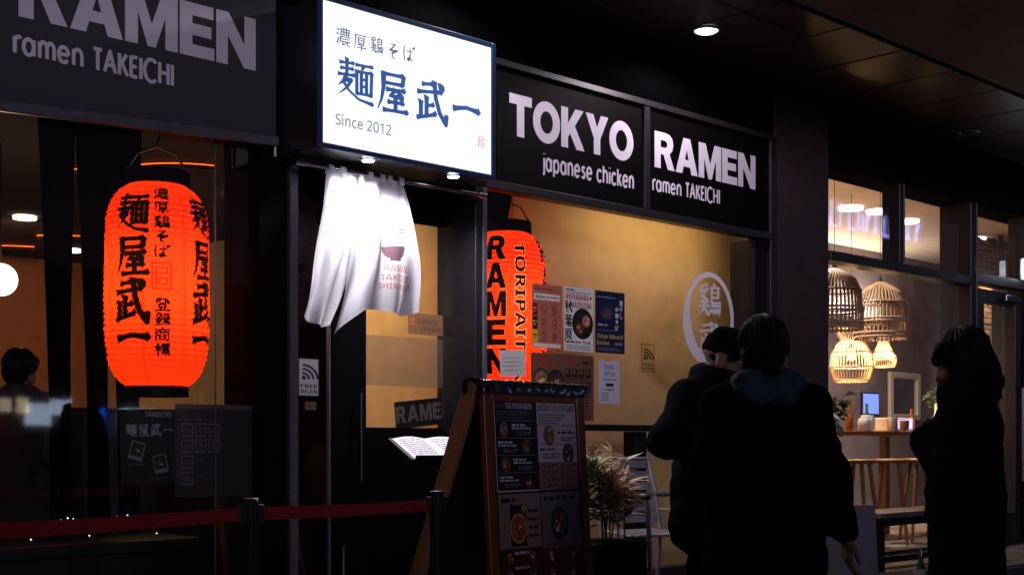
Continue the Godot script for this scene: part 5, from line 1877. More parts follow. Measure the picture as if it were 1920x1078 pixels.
	for i in 4:
		for j in 3:
			if j == 0 or i < 2:
				c.rect(40 + j * 86, 90 + i * 76, 74, 62, Color(0.42, 0.39, 0.43))
				c.rect(46 + j * 86, 96 + i * 76, 62, 50, Color(0.2, 0.18, 0.2))
				c.oval(77 + j * 86, 122 + i * 76, 20, 14, Color(0.32, 0.27, 0.26))
				c.dashes(130 + j * 86 if j == 0 and i > 1 else 46.0 + j * 86, 150.0 + i * 76 if j > 0 or i < 2 else 110.0 + i * 76, 60, 6, Color(0.32, 0.3, 0.32), 220 + i * 3 + j)
	poster("window_poster", "grey menu sheet with small pictures low in the left window", "poster", Vector3(3.465, 1.13, -0.0302), 0.44, 0.46, print_mat("grey menu print", c.texture(), 0.5))
	# seen through the door
	c = Canvas.new(300, 180, Color(0.5, 0.36, 0.24))
	c.rect(10, 24, 48, 96, Color(0.6, 0.2, 0.13))
	c.glyph(KANJI["印"], 14, 28, 40, 88, 5, Color(0.7, 0.5, 0.36))
	write(c, "Creamy", 76, 84, 44, Color(0.2, 0.1, 0.06), false, 180)
	write(c, "chicken", 110, 150, 44, Color(0.2, 0.1, 0.06), false, 180)
	poster("door_sign", "brown sign reading Creamy chicken on the door glass", "sign", Vector3(5.035, 1.875, -0.252), 0.27, 0.125, print_mat("creamy print", c.texture(), 0.6))
	c = Canvas.new(400, 240, Color(0.05, 0.04, 0.04))  # a reflection of RAMEN letters, painted as a dark strip
	heavy(c, "RAMEN", 8, 190, 150, 470, Color(0.34, 0.3, 0.29), Color(0.05, 0.04, 0.04), 10)
	poster("painted_reflection", "painted reflection of slanted RAMEN letters low on the door glass", "sticker", Vector3(4.985, 1.345, -0.252), 0.37, 0.16, print_mat("door reflection print", c.texture(), 0.5), "", 0.1)
	var fb := thing("frosted_band", "faint frosted band across the middle of the door glass", "film", Vector3(4.879, 1.645, -0.253))
	part("film", sheet(Vector3.ZERO, 0.585, 0.29), glass("frosted film", Color(0.45, 0.4, 0.34), 0.5), fb)

# ---------------------------------------------------------------- on the pavement

func build_street_things(steel: Material, black: Material) -> void:
	# queue posts with their red belts
	var feet := [Vector3(1.3, 0, 1.66), Vector3(2.807, 0, 1.331), Vector3(3.826, 0, 1.258)]
	var pm := mat("gloss black post", lin(0.014, 0.014, 0.016), 0.22)
	var belt := rough_mat("red woven belt", Color(0.52, 0.05, 0.08), Color(0.6, 0.07, 0.1), 0.4, 3.0, 0.8)
	for i in 3:
		var o := thing("queue_post", ["black queue post beyond the end of the red belt", "black queue post in front of the left window, between two red belts", "black queue post beside the wooden menu board"][i], "queue post", feet[i], 0.0, "black queue posts with red belts")
		var g := Geo.new()
		g.lathe(Vector3.ZERO, PackedVector2Array([Vector2(0.001, 0.95), Vector2(0.028, 0.95), Vector2(0.032, 0.945), Vector2(0.032, 0.03), Vector2(0.032, 0.02)]), 28, 1, 0, false)
		part("post", g, pm, o)
		g = Geo.new()
		g.lathe(Vector3.ZERO, PackedVector2Array([Vector2(0.03, 0.04), Vector2(0.16, 0.018), Vector2(0.175, 0.01), Vector2(0.175, 0.0)]), 32)
		part("base", g, pm, o)
		g = Geo.new()
		g.lathe(Vector3(0, 0.951, 0), PackedVector2Array([Vector2(0.001, 0.004), Vector2(0.029, 0.003), Vector2(0.03, 0.0)]), 24)
		part("cap", g, mat("satin cap", lin(0.25, 0.26, 0.3), 0.3, 0.8), o)
		for s in [-1.0, 1.0]:
			g = Geo.new()
			g.box(Vector3(s * 0.042, 0.893, 0), Vector3(0.026, 0.072, 0.03), Basis.IDENTITY, 0.004)
			part("belt_clip", g, mat("clip plastic", lin(0.012, 0.012, 0.012), 0.4), o)
		if i < 2:
			g = Geo.new()
			var to: Vector3 = feet[i + 1] - feet[i]
			var d := to.normalized()
			var pts := []
			for e in 2:
				for k in 25:
					var t := k / 24.0
					pts.append(d * 0.05 + (to - d * 0.1) * t + Vector3(0, 0.893 + (0.026 if e == 0 else -0.026) - 0.006 * sin(t * PI), 0.004 * sin(t * 5)))
			g.grid(pts, 25)
			part("belt", g, belt, o)
	# thin steel rod
	var r := thing("door_stop_rod", "thin upright steel rod on the ground before the doorway", "rod", Vector3(4.018, 0.19, 0.3))
	var g := Geo.new()
	g.lathe(Vector3.ZERO, PackedVector2Array([Vector2(0.001, 0.45), Vector2(0.007, 0.447), Vector2(0.007, 0.01), Vector2(0.03, 0.004), Vector2(0.03, 0.0)]), 14)
	part("rod", g, mat("dull steel", lin(0.3, 0.3, 0.32), 0.3, 0.8), r)
	build_menu_board(black)
	# menu stand with an open booklet
	var s := thing("menu_stand", "thin black stand with a sloping tray beside the menu board", "stand", Vector3(4.5, 0.19, 0.46), -0.15)
	g = Geo.new()
	g.tube(PackedVector3Array([Vector3(0, 0.03, 0), Vector3(0, 0.9, 0)]), 0.012, 0.012, 10)
	part("pole", g, pm, s)
	g = Geo.new()
	g.lathe(Vector3.ZERO, PackedVector2Array([Vector2(0.02, 0.03), Vector2(0.15, 0.012), Vector2(0.16, 0.0)]), 24)
	part("base", g, pm, s)
	var tilt := Basis(Vector3.RIGHT, 0.42)
	g = Geo.new()
	g.box(Vector3(0, 0.94, 0), Vector3(0.4, 0.012, 0.27), tilt, 0.003)
	g.box(Vector3(0, 0.94, 0) + tilt * Vector3(0, 0.018, 0.135), Vector3(0.4, 0.03, 0.01), tilt, 0.003)
	part("tray", g, pm, s)
	var bk := thing("open_menu", "open white menu booklet lying on the black stand", "booklet", s.position, -0.15)
	g = Geo.new()
	var pts := []
	for rr in 5:
		for k in 21:
			var u := k / 20.0 - 0.5
			pts.append(Vector3(0, 0.94, 0) + tilt * Vector3(u * 0.40, 0.012 + 0.012 * absf(sin(u * PI * 2)), (rr / 4.0 - 0.5) * 0.25))
	g.grid(pts, 21)
	var mc := Canvas.new(400, 256, Color(0.88, 0.87, 0.88))
	for i in 9:
		mc.dashes(24, 26 + i * 23, 150, 8, Color(0.3, 0.28, 0.3), 400 + i)
		mc.dashes(226, 26 + i * 23, 150, 8, Color(0.3, 0.28, 0.3), 420 + i)
	part("pages", g, print_mat("menu page print", mc.texture(), 0.7), bk)
	g = Geo.new()
	g.box(Vector3(0, 0.94, 0) + tilt * Vector3(0, 0.008, 0), Vector3(0.44, 0.004, 0.265), tilt)
	part("cover", g, mat("brown cover", lin(0.06, 0.045, 0.04), 0.5), bk)
	# slatted chairs on the terrace
	var al := mat("aluminium slat", lin(0.5, 0.46, 0.48), 0.35, 0.7)
	var ch := thing("slatted_chair", "slatted aluminium armchair beside the leafy planter", "chair", Vector3(5.83, 0.2, 0.86), -0.16, "slatted armchairs on the terrace")
	for i in 7:
		g = Geo.new()
		g.box(Vector3(0, 0.44 + 0.004 * absf(i - 3), 0.2 - i * 0.066), Vector3(0.42, 0.014, 0.05), Basis.IDENTITY, 0.005)
		part("seat_slat", g, al, ch)
	for i in 6:
		var y := 0.52 + i * 0.064
		g = Geo.new()
		var q := []
		for e in 2:
			for k in 11:
				var u := k / 10.0 - 0.5
				q.append(Vector3(u * 0.42, y + (0.023 if e == 0 else -0.023), -0.22 - i * 0.016 - 0.04 * (0.25 - u * u) * 2))
		g.grid(q, 11)
		part("back_slat", g, al, ch)
	for x in [-1.0, 1.0]:
		g = Geo.new()
		g.tube(PackedVector3Array([Vector3(x * 0.225, 0.0, -0.26), Vector3(x * 0.225, 0.44, -0.215), Vector3(x * 0.222, 0.66, -0.25), Vector3(x * 0.2, 0.885, -0.31)]), 0.014, 0.014, 8)
		part("back_leg", g, al, ch)
		g = Geo.new()
		g.tube(PackedVector3Array([Vector3(x * 0.23, 0.0, 0.24), Vector3(x * 0.23, 0.62, 0.2), Vector3(x * 0.23, 0.66, 0.16)]), 0.014, 0.014, 8)
		part("front_leg", g, al, ch)
		g = Geo.new()
		g.tube(PackedVector3Array([Vector3(x * 0.228, 0.665, 0.2), Vector3(x * 0.228, 0.67, 0.0), Vector3(x * 0.224, 0.66, -0.25)]), 0.017, 0.015, 8)
		part("armrest", g, mat("dark armrest", lin(0.03, 0.03, 0.03), 0.4), ch)
		g = Geo.new()
		g.tube(PackedVector3Array([Vector3(x * 0.229, 0.57, 0.2), Vector3(x * 0.225, 0.57, -0.23)]), 0.009, 0.009, 7)
		part("side_rail", g, al, ch)
	g = Geo.new()
	g.bar(Vector3(-0.2, 0.876, -0.309), Vector3(0.2, 0.876, -0.309), 0.035, 0.016, Vector3.UP, 0.005)
	part("top_rail", g, al, ch)
	again(ch, "slatted aluminium armchair half hidden behind the man in the beanie", Vector3(7.05, 0.2, 0.62), 0.25)
	leafy("bamboo_planter", "dry bamboo leaves in a black planter box beside the menu board", Vector3(5.27, 0.2, 0.95), 0.18, 0.54, 640, 33, Color(0.46, 0.34, 0.18), true)
	# bench before the cafe window
	var b := thing("street_bench", "dark wooden bench before the cafe window", "bench", Vector3(9.6, 0.2, 0.42))
	var wd := rough_mat("weathered plank", Color(0.34, 0.3, 0.3), Color(0.46, 0.4, 0.4), 0.06, 2.0, 0.6, 0.15, Vector2(1, 5))
	for i in 3:
		g = Geo.new()
		g.box(Vector3(0, 0.42, -0.13 + i * 0.13), Vector3(1.7, 0.04, 0.122), Basis.IDENTITY, 0.004)
		part("plank", g, wd, b)
	for x in [-0.8, 0.8]:
		for z in [-0.15, 0.15]:
			g = Geo.new()
			g.box(Vector3(x, 0.2, z), Vector3(0.07, 0.4, 0.05), Basis.IDENTITY, 0.004)
			part("leg", g, black, b)
	g = Geo.new()
	g.box(Vector3(0, 0.37, 0.165), Vector3(1.52, 0.06, 0.02), Basis.IDENTITY, 0.003)
	g.box(Vector3(0, 0.37, -0.165), Vector3(1.52, 0.06, 0.02), Basis.IDENTITY, 0.003)
	g.box(Vector3(0, 0.06, 0.0), Vector3(1.52, 0.05, 0.03), Basis.IDENTITY, 0.003)
	part("frame", g, black, b)
	# grey board, low table, bottle and glass beyond the hooded man
	var nb := thing("grey_board", "plain grey board standing behind the hand of the hooded man", "board", Vector3(7.36, 0, 1.2), -0.45)
	g = Geo.new()
	g.box(Vector3(0, 0.4, 0), Vector3(0.4, 0.74, 0.02), Basis(Vector3.RIGHT, -0.08), 0.004)
	part("board", g, rough_mat("grey board paint", Color(0.4, 0.38, 0.42), Color(0.46, 0.43, 0.47), 0.03, 0.9, 0.5), nb)
	g = Geo.new()
	g.box(Vector3(0, 0.02, -0.05), Vector3(0.36, 0.04, 0.3), Basis.IDENTITY, 0.006)
	part("foot", g, black, nb)
	var tb := thing("low_table", "low black table beside the grey board", "table", Vector3(7.22, 0, 1.75))
	g = Geo.new()
	g.lathe(Vector3.ZERO, PackedVector2Array([Vector2(0.001, 0.3), Vector2(0.2, 0.3), Vector2(0.205, 0.285), Vector2(0.2, 0.28), Vector2(0.001, 0.278)]), 28, 1, 0, false)
	part("tabletop", g, black, tb)
	g = Geo.new()
	g.lathe(Vector3.ZERO, PackedVector2Array([Vector2(0.02, 0.279), Vector2(0.02, 0.03), Vector2(0.14, 0.012), Vector2(0.14, 0.0)]), 20, 1, 0, false)
	part("pedestal", g, black, tb)
	var bt := thing("glass_bottle", "slim dark glass bottle on the low black table", "bottle", Vector3(7.31, 0.3, 1.72))
	g = Geo.new()
	g.lathe(Vector3.ZERO, PackedVector2Array([Vector2(0.001, 0.22), Vector2(0.014, 0.22), Vector2(0.013, 0.15), Vector2(0.03, 0.1), Vector2(0.031, 0.01), Vector2(0.001, 0.0)]), 20)
	part("body", g, mat("bottle glass", lin(0.03, 0.035, 0.03), 0.06), bt)
	var tu := thing("drinking_glass", "clear drinking glass on the low black table", "glass", Vector3(7.1, 0.3, 1.82))
	g = Geo.new()
	g.lathe(Vector3.ZERO, PackedVector2Array([Vector2(0.036, 0.12), Vector2(0.03, 0.005), Vector2(0.001, 0.0)]), 20)
	part("body", g, glass("thin glass", Color(0.9, 0.92, 0.95), 0.12), tu)

func build_menu_board(black: Material) -> void:
	var o := thing("menu_board", "tall wooden folding menu board with four menu sheets", "menu board", Vector3(4.48, 0, 1.18), deg_to_rad(8.0))
	var wood := rough_mat("stained red brown wood", Color(0.40, 0.19, 0.1), Color(0.5, 0.26, 0.14), 0.06, 2.6, 0.42, 0.1, Vector2(6, 1))
	var pale := rough_mat("pale worn wood", Color(0.56, 0.38, 0.24), Color(0.68, 0.48, 0.31), 0.06, 2.4, 0.55, 0.1, Vector2(6, 1))
	var lean := Basis(Vector3.RIGHT, -0.06)
	var top := Vector3(0, 1.46, 0.0)
	# each leaf hangs from the hinge at the top; local y runs down the leaf
	var g: Geo
	for x in [-0.372, 0.372]:
		g = Geo.new()
		g.box(top + lean * Vector3(x, -0.73, 0.03), Vector3(0.066, 1.46, 0.032), lean, 0.004)
		part("front_post", g, wood, o)
	for e in [[-0.06, 0.075], [-1.36, 0.07]]:
		g = Geo.new()
		g.box(top + lean * Vector3(0, e[0], 0.03), Vector3(0.677, e[1], 0.03), lean, 0.003)
		part("front_rail", g, wood, o)
	g = Geo.new()
	g.box(top + lean * Vector3(0, -0.71, 0.022), Vector3(0.677, 1.22, 0.012), lean)
	part("front_panel", g, mat("board black", lin(0.012, 0.01, 0.01), 0.5), o)
	var back := Basis(Vector3.RIGHT, 0.36)
	for x in [-0.372, 0.372]:
		g = Geo.new()
		g.box(top + back * Vector3(x, -0.765, -0.035), Vector3(0.04, 1.5, 0.075), back, 0.004)
		part("rear_post", g, pale, o)
	g = Geo.new()
	g.box(top + back * Vector3(0, -0.72, -0.03), Vector3(0.70, 1.3, 0.012), back)
	part("rear_panel", g, mat("board black", Color.BLACK), o)
	# the black plastic wrapped over the top
	g = Geo.new()
	var pts := []
	var ns := FastNoiseLite.new()
	ns.seed = 3
	ns.frequency = 14.0
	for r in 9:
		for k in 49:
			var a := PI * r / 8.0
			var x := (k / 48.0 - 0.5) * 0.86
			var q := Vector3(x, 1.45 + 0.02 * sin(a), 0.06 * cos(a))
			if r == 0 or r == 8:
				q.y -= 0.05
			pts.append(q + Vector3(0, 1, 0.6) * 0.006 * ns.get_noise_2d(x * 3, r * 0.3))
	g.grid(pts, 49)
	part("top_cover", g, mat("black plastic wrap", lin(0.012, 0.012, 0.014), 0.12), o)
	# the sheets
	var face := Transform3D(o.basis * lean, o.position + o.basis * (top + lean * Vector3(0, 0, 0.032)))
	var ink := Color(0.055, 0.06, 0.075)
	var wt := Color(0.78, 0.77, 0.83)
	var c := Canvas.new(420, 512, ink)
	c.rect(0, 0, 8, 512, wt)
	c.rect(0, 504, 420, 8, wt)
	c.dashes(30, 26, 70, 22, Color(0.5, 0.08, 0.08), 2)
	write(c, "TORI PAITAN RAMEN", 112, 54, 32, wt, true, 270)
	for i in 3:
		c.dashes(30, 66 + i * 17, 320 - i * 20, 7, Color(0.4, 0.38, 0.42), 10 + i)
	for i in 4:
		var y := 118.0 + i * 96
		c.rect(20, y, 390, 3, wt.darkened(0.3))
		bowl(c, [92, 310, 96, 320][i], y + 50, 42, 300 + i, [Color(0.5, 0.42, 0.36), Color(0.4, 0.38, 0.34), Color(0.45, 0.36, 0.28), Color(0.4, 0.08, 0.07)][i], [Color(0.5, 0.32, 0.22), Color(0.28, 0.22, 0.16), Color(0.42, 0.25, 0.15), Color(0.32, 0.1, 0.07)][i])
		var x: float = [170, 28, 170, 28][i]
		c.dashes(x, y + 20, 140, 12, wt, 20 + i)
		c.dashes(x, y + 38, 190, 11, wt, 30 + i)
		c.dashes(x + 50, y + 62, 150, 6, wt.darkened(0.3), 40 + i)
		c.dashes(x + 50, y + 74, 130, 6, wt.darkened(0.3), 50 + i)
	var sheets := []
	sheets.append(c.texture())
	var paper := Color(0.76, 0.71, 0.76)
	var dk := Color(0.09, 0.07, 0.08)
	c = Canvas.new(420, 512, paper)
	write(c, "CHICKEN", 14, 62, 38, dk, true, 122)
	write(c, "CLEAR", 146, 62, 38, Color(0.5, 0.1, 0.1), true, 92)
	write(c, "SOUP RAMEN", 248, 62, 38, dk, true, 160)
	for i in 4:
		c.dashes(16, 78 + i * 16, 300 - i * 30, 7, Color(0.25, 0.2, 0.24), 60 + i)
	c.rect(0, 142, 420, 3, dk)
	bowl(c, 122, 200, 58, 310, Color(0.5, 0.2, 0.1), Color(0.55, 0.3, 0.15))
	c.dashes(214, 176, 190, 14, dk, 70)
	c.dashes(250, 210, 150, 8, dk, 71)
	c.dashes(250, 226, 120, 8, dk, 72)
	c.rect(0, 250, 420, 3, dk)
	bowl(c, 322, 308, 62, 311, Color(0.06, 0.06, 0.06), Color(0.2, 0.15, 0.09))
	c.dashes(18, 274, 160, 13, dk, 73)
	c.dashes(50, 304, 180, 8, dk, 74)
	c.dashes(50, 322, 160, 8, dk, 75)
	c.rect(0, 352, 420, 160, Color(0.6, 0.42, 0.4))
	for i in 4:
		for j in 2:
			bowl(c, 46 + j * 210, 378 + i * 38, 17, 320 + i * 2 + j, dk, Color(0.4, 0.3, 0.24))
			c.dashes(84 + j * 210, 366 + i * 38, 110, 8, dk, 330 + i * 2 + j)
			c.dashes(84 + j * 210, 380 + i * 38, 80, 6, Color(0.28, 0.16, 0.16), 340 + i * 2 + j)
	sheets.append(c.texture())
	c = Canvas.new(420, 512, Color(0.54, 0.44, 0.43))
	c.dashes(30, 24, 170, 22, dk, 80)
	c.rect(110, 60, 160, 230, Color(0.08, 0.07, 0.07))
	bowl(c, 190, 190, 84, 350, Color(0.75, 0.55, 0.25), Color(0.6, 0.28, 0.12))
	c.oval(246, 84, 24, 24, Color(0.66, 0.52, 0.1))
	for i in 4:
		c.dashes(290, 90 + i * 46, 110, 15, dk, 81 + i)
	c.rect(0, 300, 420, 212, Color(0.3, 0.08, 0.08))
	for i in 4:
		bowl(c, 90 + (i % 2) * 230, 350 + (i / 2) * 100, 46, 360 + i, Color(0.05, 0.05, 0.05), Color(0.4, 0.25, 0.18))
	c.dashes(140, 318, 140, 16, wt, 86)
	c.dashes(140, 400, 140, 14, wt, 87)
	sheets.append(c.texture())
	c = Canvas.new(420, 512, Color(0.44, 0.4, 0.42))
	c.rect(0, 0, 420, 70, Color(0.5, 0.46, 0.48))
	c.dashes(30, 24, 330, 24, dk, 90)
	bowl(c, 190, 180, 96, 370, Color(0.06, 0.08, 0.07), Color(0.22, 0.22, 0.16))
	c.dashes(30, 290, 260, 12, Color(0.5, 0.1, 0.08), 91)
	c.rect(0, 316, 420, 196, Color(0.32, 0.14, 0.13))
	for i in 4:
		bowl(c, 90 + (i % 2) * 220, 360 + (i / 2) * 96, 44, 380 + i, Color(0.05, 0.05, 0.05), Color(0.4, 0.3, 0.24))
	sheets.append(c.texture())
	var names := ["black menu sheet reading TORI PAITAN RAMEN on the menu board", "white menu sheet reading CHICKEN CLEAR SOUP RAMEN on the menu board", "red and brown menu sheet with a large noodle bowl, below the black sheet", "dull grey menu sheet with a dark bowl, lowest beside the red and brown sheet"]
	for i in 4:
		var at := face * Vector3([-0.165, 0.165][i % 2], [-0.305, -0.755][i / 2], 0.006 + 0.001 * i)
		var s := thing("menu_sheet", names[i], "menu sheet", at, 0.0, "menu sheets on the folding board")
		var m := print_mat("menu sheet %d" % i, sheets[i], 0.3)
		m.clearcoat_enabled = true
		m.clearcoat = 0.5
		m.clearcoat_roughness = 0.12
		part("paper", sheet(Vector3.ZERO, 0.325, 0.44, face.basis), m, s)

# ---------------------------------------------------------------- people

func head_prims() -> Array:
	var p := [
		[Vector3(0, 0.04, -0.018), Vector3(0.076, 0.094, 0.096)],
		[Vector3(0, -0.028, 0.028), Vector3(0.058, 0.084, 0.064)],
		[Vector3(0, -0.09, 0.052), Vector3(0.03, 0.024, 0.028)],
		[Vector3(0, 0.012, 0.09), Vector3(0, -0.03, 0.108), 0.009, 0.0145],
		[Vector3(-0.034, 0.026, 0.08), Vector3(0.034, 0.026, 0.08), 0.012, 0.012],
		[Vector3(-0.018, -0.062, 0.085), Vector3(0.018, -0.062, 0.085), 0.008, 0.008],
		[Vector3(-0.016, -0.073, 0.083), Vector3(0.016, -0.073, 0.083), 0.008, 0.008],
		[Vector3(0, -0.06, -0.02), Vector3(0, -0.2, -0.045), 0.052, 0.06]]
	for s in [-1.0, 1.0]:
		p.append([Vector3(s * 0.036, -0.018, 0.06), Vector3(0.026, 0.028, 0.026)])
		p.append([Vector3(s * 0.08, -0.005, -0.008), Vector3(0.011, 0.032, 0.02)])
		p.append([Vector3(s * 0.081, -0.03, -0.002), Vector3(0.009, 0.013, 0.011)])
	return p

func hand_prims(side: float, curl: float) -> Array:
	# hangs along -y, palm towards -x * side, thumb forwards (+z)
	var p := []
	for i in 4:
		var z := 0.032 - i * 0.021
		p.append([Vector3(0, -0.01, z * 0.6), Vector3(0, -0.088 + absf(i - 1.2) * 0.004, z), 0.014, 0.0115])
		var at := Vector3(0, -0.09 + absf(i - 1.2) * 0.004, z)
		var l: float = [0.040, 0.045, 0.042, 0.032][i]
		var a := curl * (0.5 + 0.12 * i)
		for k in 3:
			var d := Vector3(-side * sin(a), -cos(a), 0)
			var e: Vector3 = at + d * l * [1.0, 0.68, 0.52][k]
			p.append([at, e, [0.0098, 0.0088, 0.0078][k], [0.0088, 0.0078, 0.0068][k]])
			at = e
			a += curl * 0.8
	p.append([Vector3(0, -0.02, 0.022), Vector3(-side * 0.014, -0.05, 0.05), 0.015, 0.012])
	p.append([Vector3(-side * 0.014, -0.05, 0.05), Vector3(-side * 0.024, -0.08, 0.058), 0.011, 0.0095])
	p.append([Vector3(-side * 0.024, -0.08, 0.058), Vector3(-side * 0.03, -0.104, 0.054), 0.0092, 0.0078])
	return p

func clothing(called: String, prims: Array, cell: float, blend: float, m: Material, o: Node3D, rough := 0.0, seed_ := 1, where := Transform3D.IDENTITY, freq := 7.0) -> void:
	var st := SurfaceTool.new()
	st.begin(Mesh.PRIMITIVE_TRIANGLES)
	Body.mesh(st, prims, cell, blend, where, rough, seed_, freq)
	part(called, st.commit(), m, o)

func person(label: String, at: Vector3, yaw: float, size: float, pose: Dictionary, wear: Dictionary) -> Node3D:
	# stands facing +z; the person's left is +x. pose: elbows, wrists, hands, head turn; wear: what they have on
	var o := thing("person", label, "person", at, yaw)
	o.scale = Vector3.ONE * size
	var skin := mat("skin", lin(0.22, 0.125, 0.09), 0.6, 0.0, 0.3)
	var st := SurfaceTool.new()
	st.begin(Mesh.PRIMITIVE_TRIANGLES)
	var hip: float = 0.93
	var p := [
		[Vector3(0, 1.46, -0.03), Vector3(0, 1.38, -0.03), 0.055, 0.07],
		[Vector3(-0.06, 1.34, -0.01), Vector3(-0.07, 1.0, 0), 0.095, 0.1], [Vector3(0.06, 1.34, -0.01), Vector3(0.07, 1.0, 0), 0.095, 0.1]]
	var arms := []
	for s in 2:
		var sx := 1.0 if s == 0 else -1.0
		var sh := Vector3(sx * 0.17, 1.385, -0.015)
		var el: Vector3 = pose.elbow[s]
		var wr: Vector3 = pose.wrist[s]
		arms.append([sx, sh, el, wr])
		p.append([Vector3(sx * 0.08, 1.4, -0.02), sh, 0.06, 0.055])
		p.append([sh, el, 0.05, 0.04])
		p.append([el, wr, 0.04, 0.027])
		p.append([Vector3(sx * 0.09, hip, 0), Vector3(sx * 0.1, 0.5, 0.02), 0.085, 0.055])
		p.append([Vector3(sx * 0.1, 0.5, 0.02), Vector3(sx * 0.1, 0.07, -0.03), 0.055, 0.038])
		p.append([Vector3(sx * 0.1, 0.05, -0.03), Vector3(sx * 0.105, 0.04, 0.13), 0.04, 0.03])
	Body.mesh(st, p, 0.02, 0.05)
	var hb: Basis = pose.head
	var ht := Transform3D(hb, Vector3(0, 1.585, 0.012) + hb * Vector3(0, 0, 0.012))
	Body.mesh(st, head_prims(), 0.0065, 0.022, ht)
	for s in 2:
		var a: Array = arms[s]
		var d: Vector3 = (a[3] - a[2]).normalized() if not pose.has("hand") else (pose.hand[s] as Vector3).normalized()
		var palm := Vector3(a[0], 0, 0.15)
		var x := (palm - d * palm.dot(d)).normalized()
		var b := Basis(x, -d, x.cross(-d))
		Body.mesh(st, hand_prims(a[0], pose.get("curl", 0.55)), 0.0052, 0.008, Transform3D(b, a[3]))
	part("body", st.commit(), skin, o)
	var eye := Geo.new()
	for s in [-1.0, 1.0]:
		eye.ball(ht * Vector3(s * 0.031, 0.006, 0.079), Vector3.ONE * 0.0115, 10)
	part("eyes", eye, mat("eye", lin(0.08, 0.06, 0.05), 0.15), o)
	# jacket
	var w: float = wear.get("wide", 1.0)
	var hem: float = wear.get("hem", 0.8)
	var j := [[Vector3(0, 1.28, 0.02), Vector3(0, 0.95, 0.03), 0.13 * w, 0.13 * w]]
	for a in arms:
		var sx: float = a[0]
		j.append([Vector3(sx * 0.085, 1.31, -0.01), Vector3(sx * 0.1, 1.0, 0), 0.125 * w, 0.135 * w])
		j.append([Vector3(sx * 0.1, 1.0, 0), Vector3(sx * (0.09 + 0.03 * w), hem, 0), 0.135 * w, 0.145 * w])
		j.append([Vector3(sx * 0.05, 1.435, -0.03), a[1], 0.075, 0.088 * w])
		j.append([a[1], a[2], 0.086 * w, 0.075 * w])
		j.append([a[2], a[3] + (a[3] - a[2]).normalized() * (pose.get("sleeve", 0.0) - 0.015), 0.075 * w, 0.056 * w])
		j.append([Vector3(sx * 0.0, 1.47, -0.07), Vector3(sx * 0.075, 1.455, 0.0), 0.042, 0.042])
		j.append([Vector3(sx * 0.075, 1.455, 0.0), Vector3(sx * 0.03, 1.43, 0.06), 0.042, 0.038])
	if wear.has("collar"):
		for i in 10:
			var a := TAU * i / 10.0
			var b := TAU * (i + 1) / 10.0
			j.append([Vector3(cos(a) * 0.082, 1.495 - 0.02 * sin(a), sin(a) * 0.08 - 0.015), Vector3(cos(b) * 0.082, 1.495 - 0.02 * sin(b), sin(b) * 0.08 - 0.015), 0.038, 0.038])
	clothing("jacket", j, 0.016, 0.06, wear.cloth, o, wear.get("creases", 0.011), 3)
	if wear.has("hood"):
		var h := [[Vector3(-0.115, 1.445, 0.02), Vector3(-0.09, 1.475, -0.07), 0.046, 0.05], [Vector3(-0.09, 1.475, -0.07), Vector3(0.09, 1.475, -0.07), 0.05, 0.05], [Vector3(0.09, 1.475, -0.07), Vector3(0.115, 1.445, 0.02), 0.05, 0.046],
			[Vector3(-0.06, 1.425, -0.105), Vector3(0.06, 1.425, -0.105), 0.05, 0.05]]
		clothing("hood", h, 0.012, 0.05, wear.hood, o, 0.02, 7)
	if wear.has("scarf"):
		var h := []
		for i in 10:
			var a := TAU * i / 10.0
			var b := TAU * (i + 1) / 10.0
			h.append([Vector3(cos(a) * 0.085, 1.475 + 0.012 * sin(a), sin(a) * 0.085 - 0.005), Vector3(cos(b) * 0.085, 1.475 + 0.012 * sin(b), sin(b) * 0.085 - 0.005), 0.042, 0.042])
		clothing("scarf", h, 0.012, 0.03, wear.scarf, o, 0.02, 5)
	var tr := []
	for sx in [-1.0, 1.0]:
		tr.append([Vector3(sx * 0.085, 0.96, 0), Vector3(sx * 0.1, 0.5, 0.015), 0.108, 0.08])
		tr.append([Vector3(sx * 0.1, 0.5, 0.015), Vector3(sx * 0.1, 0.1, -0.03), 0.08, 0.066])
	clothing("trousers", tr, 0.02, 0.03, wear.trousers, o, 0.02, 4)
	var sh := []
	for sx in [-1.0, 1.0]:
		sh.append([Vector3(sx * 0.1, 0.055, -0.04), Vector3(sx * 0.106, 0.045, 0.13), 0.054, 0.045])
	clothing("shoes", sh, 0.014, 0.01, mat("dark shoe", lin(0.02, 0.02, 0.02), 0.5), o)
	# hair or hat
	match wear.hair:
		"short":
			var h := [[Vector3(0, 0.062, -0.026), Vector3(0.092, 0.096, 0.1)], [Vector3(0, 0.0, -0.06), Vector3(0.082, 0.09, 0.062)], [Vector3(-0.05, 0.1, 0.06), Vector3(0.055, 0.1, 0.062), 0.026, 0.024],
				[Vector3(0.078, 0.05, 0.02), Vector3(0.08, 0.015, 0.0), 0.016, 0.012], [Vector3(-0.078, 0.05, 0.02), Vector3(-0.08, 0.015, 0.0), 0.016, 0.012]]
			clothing("hair", h, 0.008, 0.04, mat("dark hair", lin(0.008, 0.006, 0.005), 0.7, 0.0, 0.25), o, 0.009, 6, ht, 24.0)
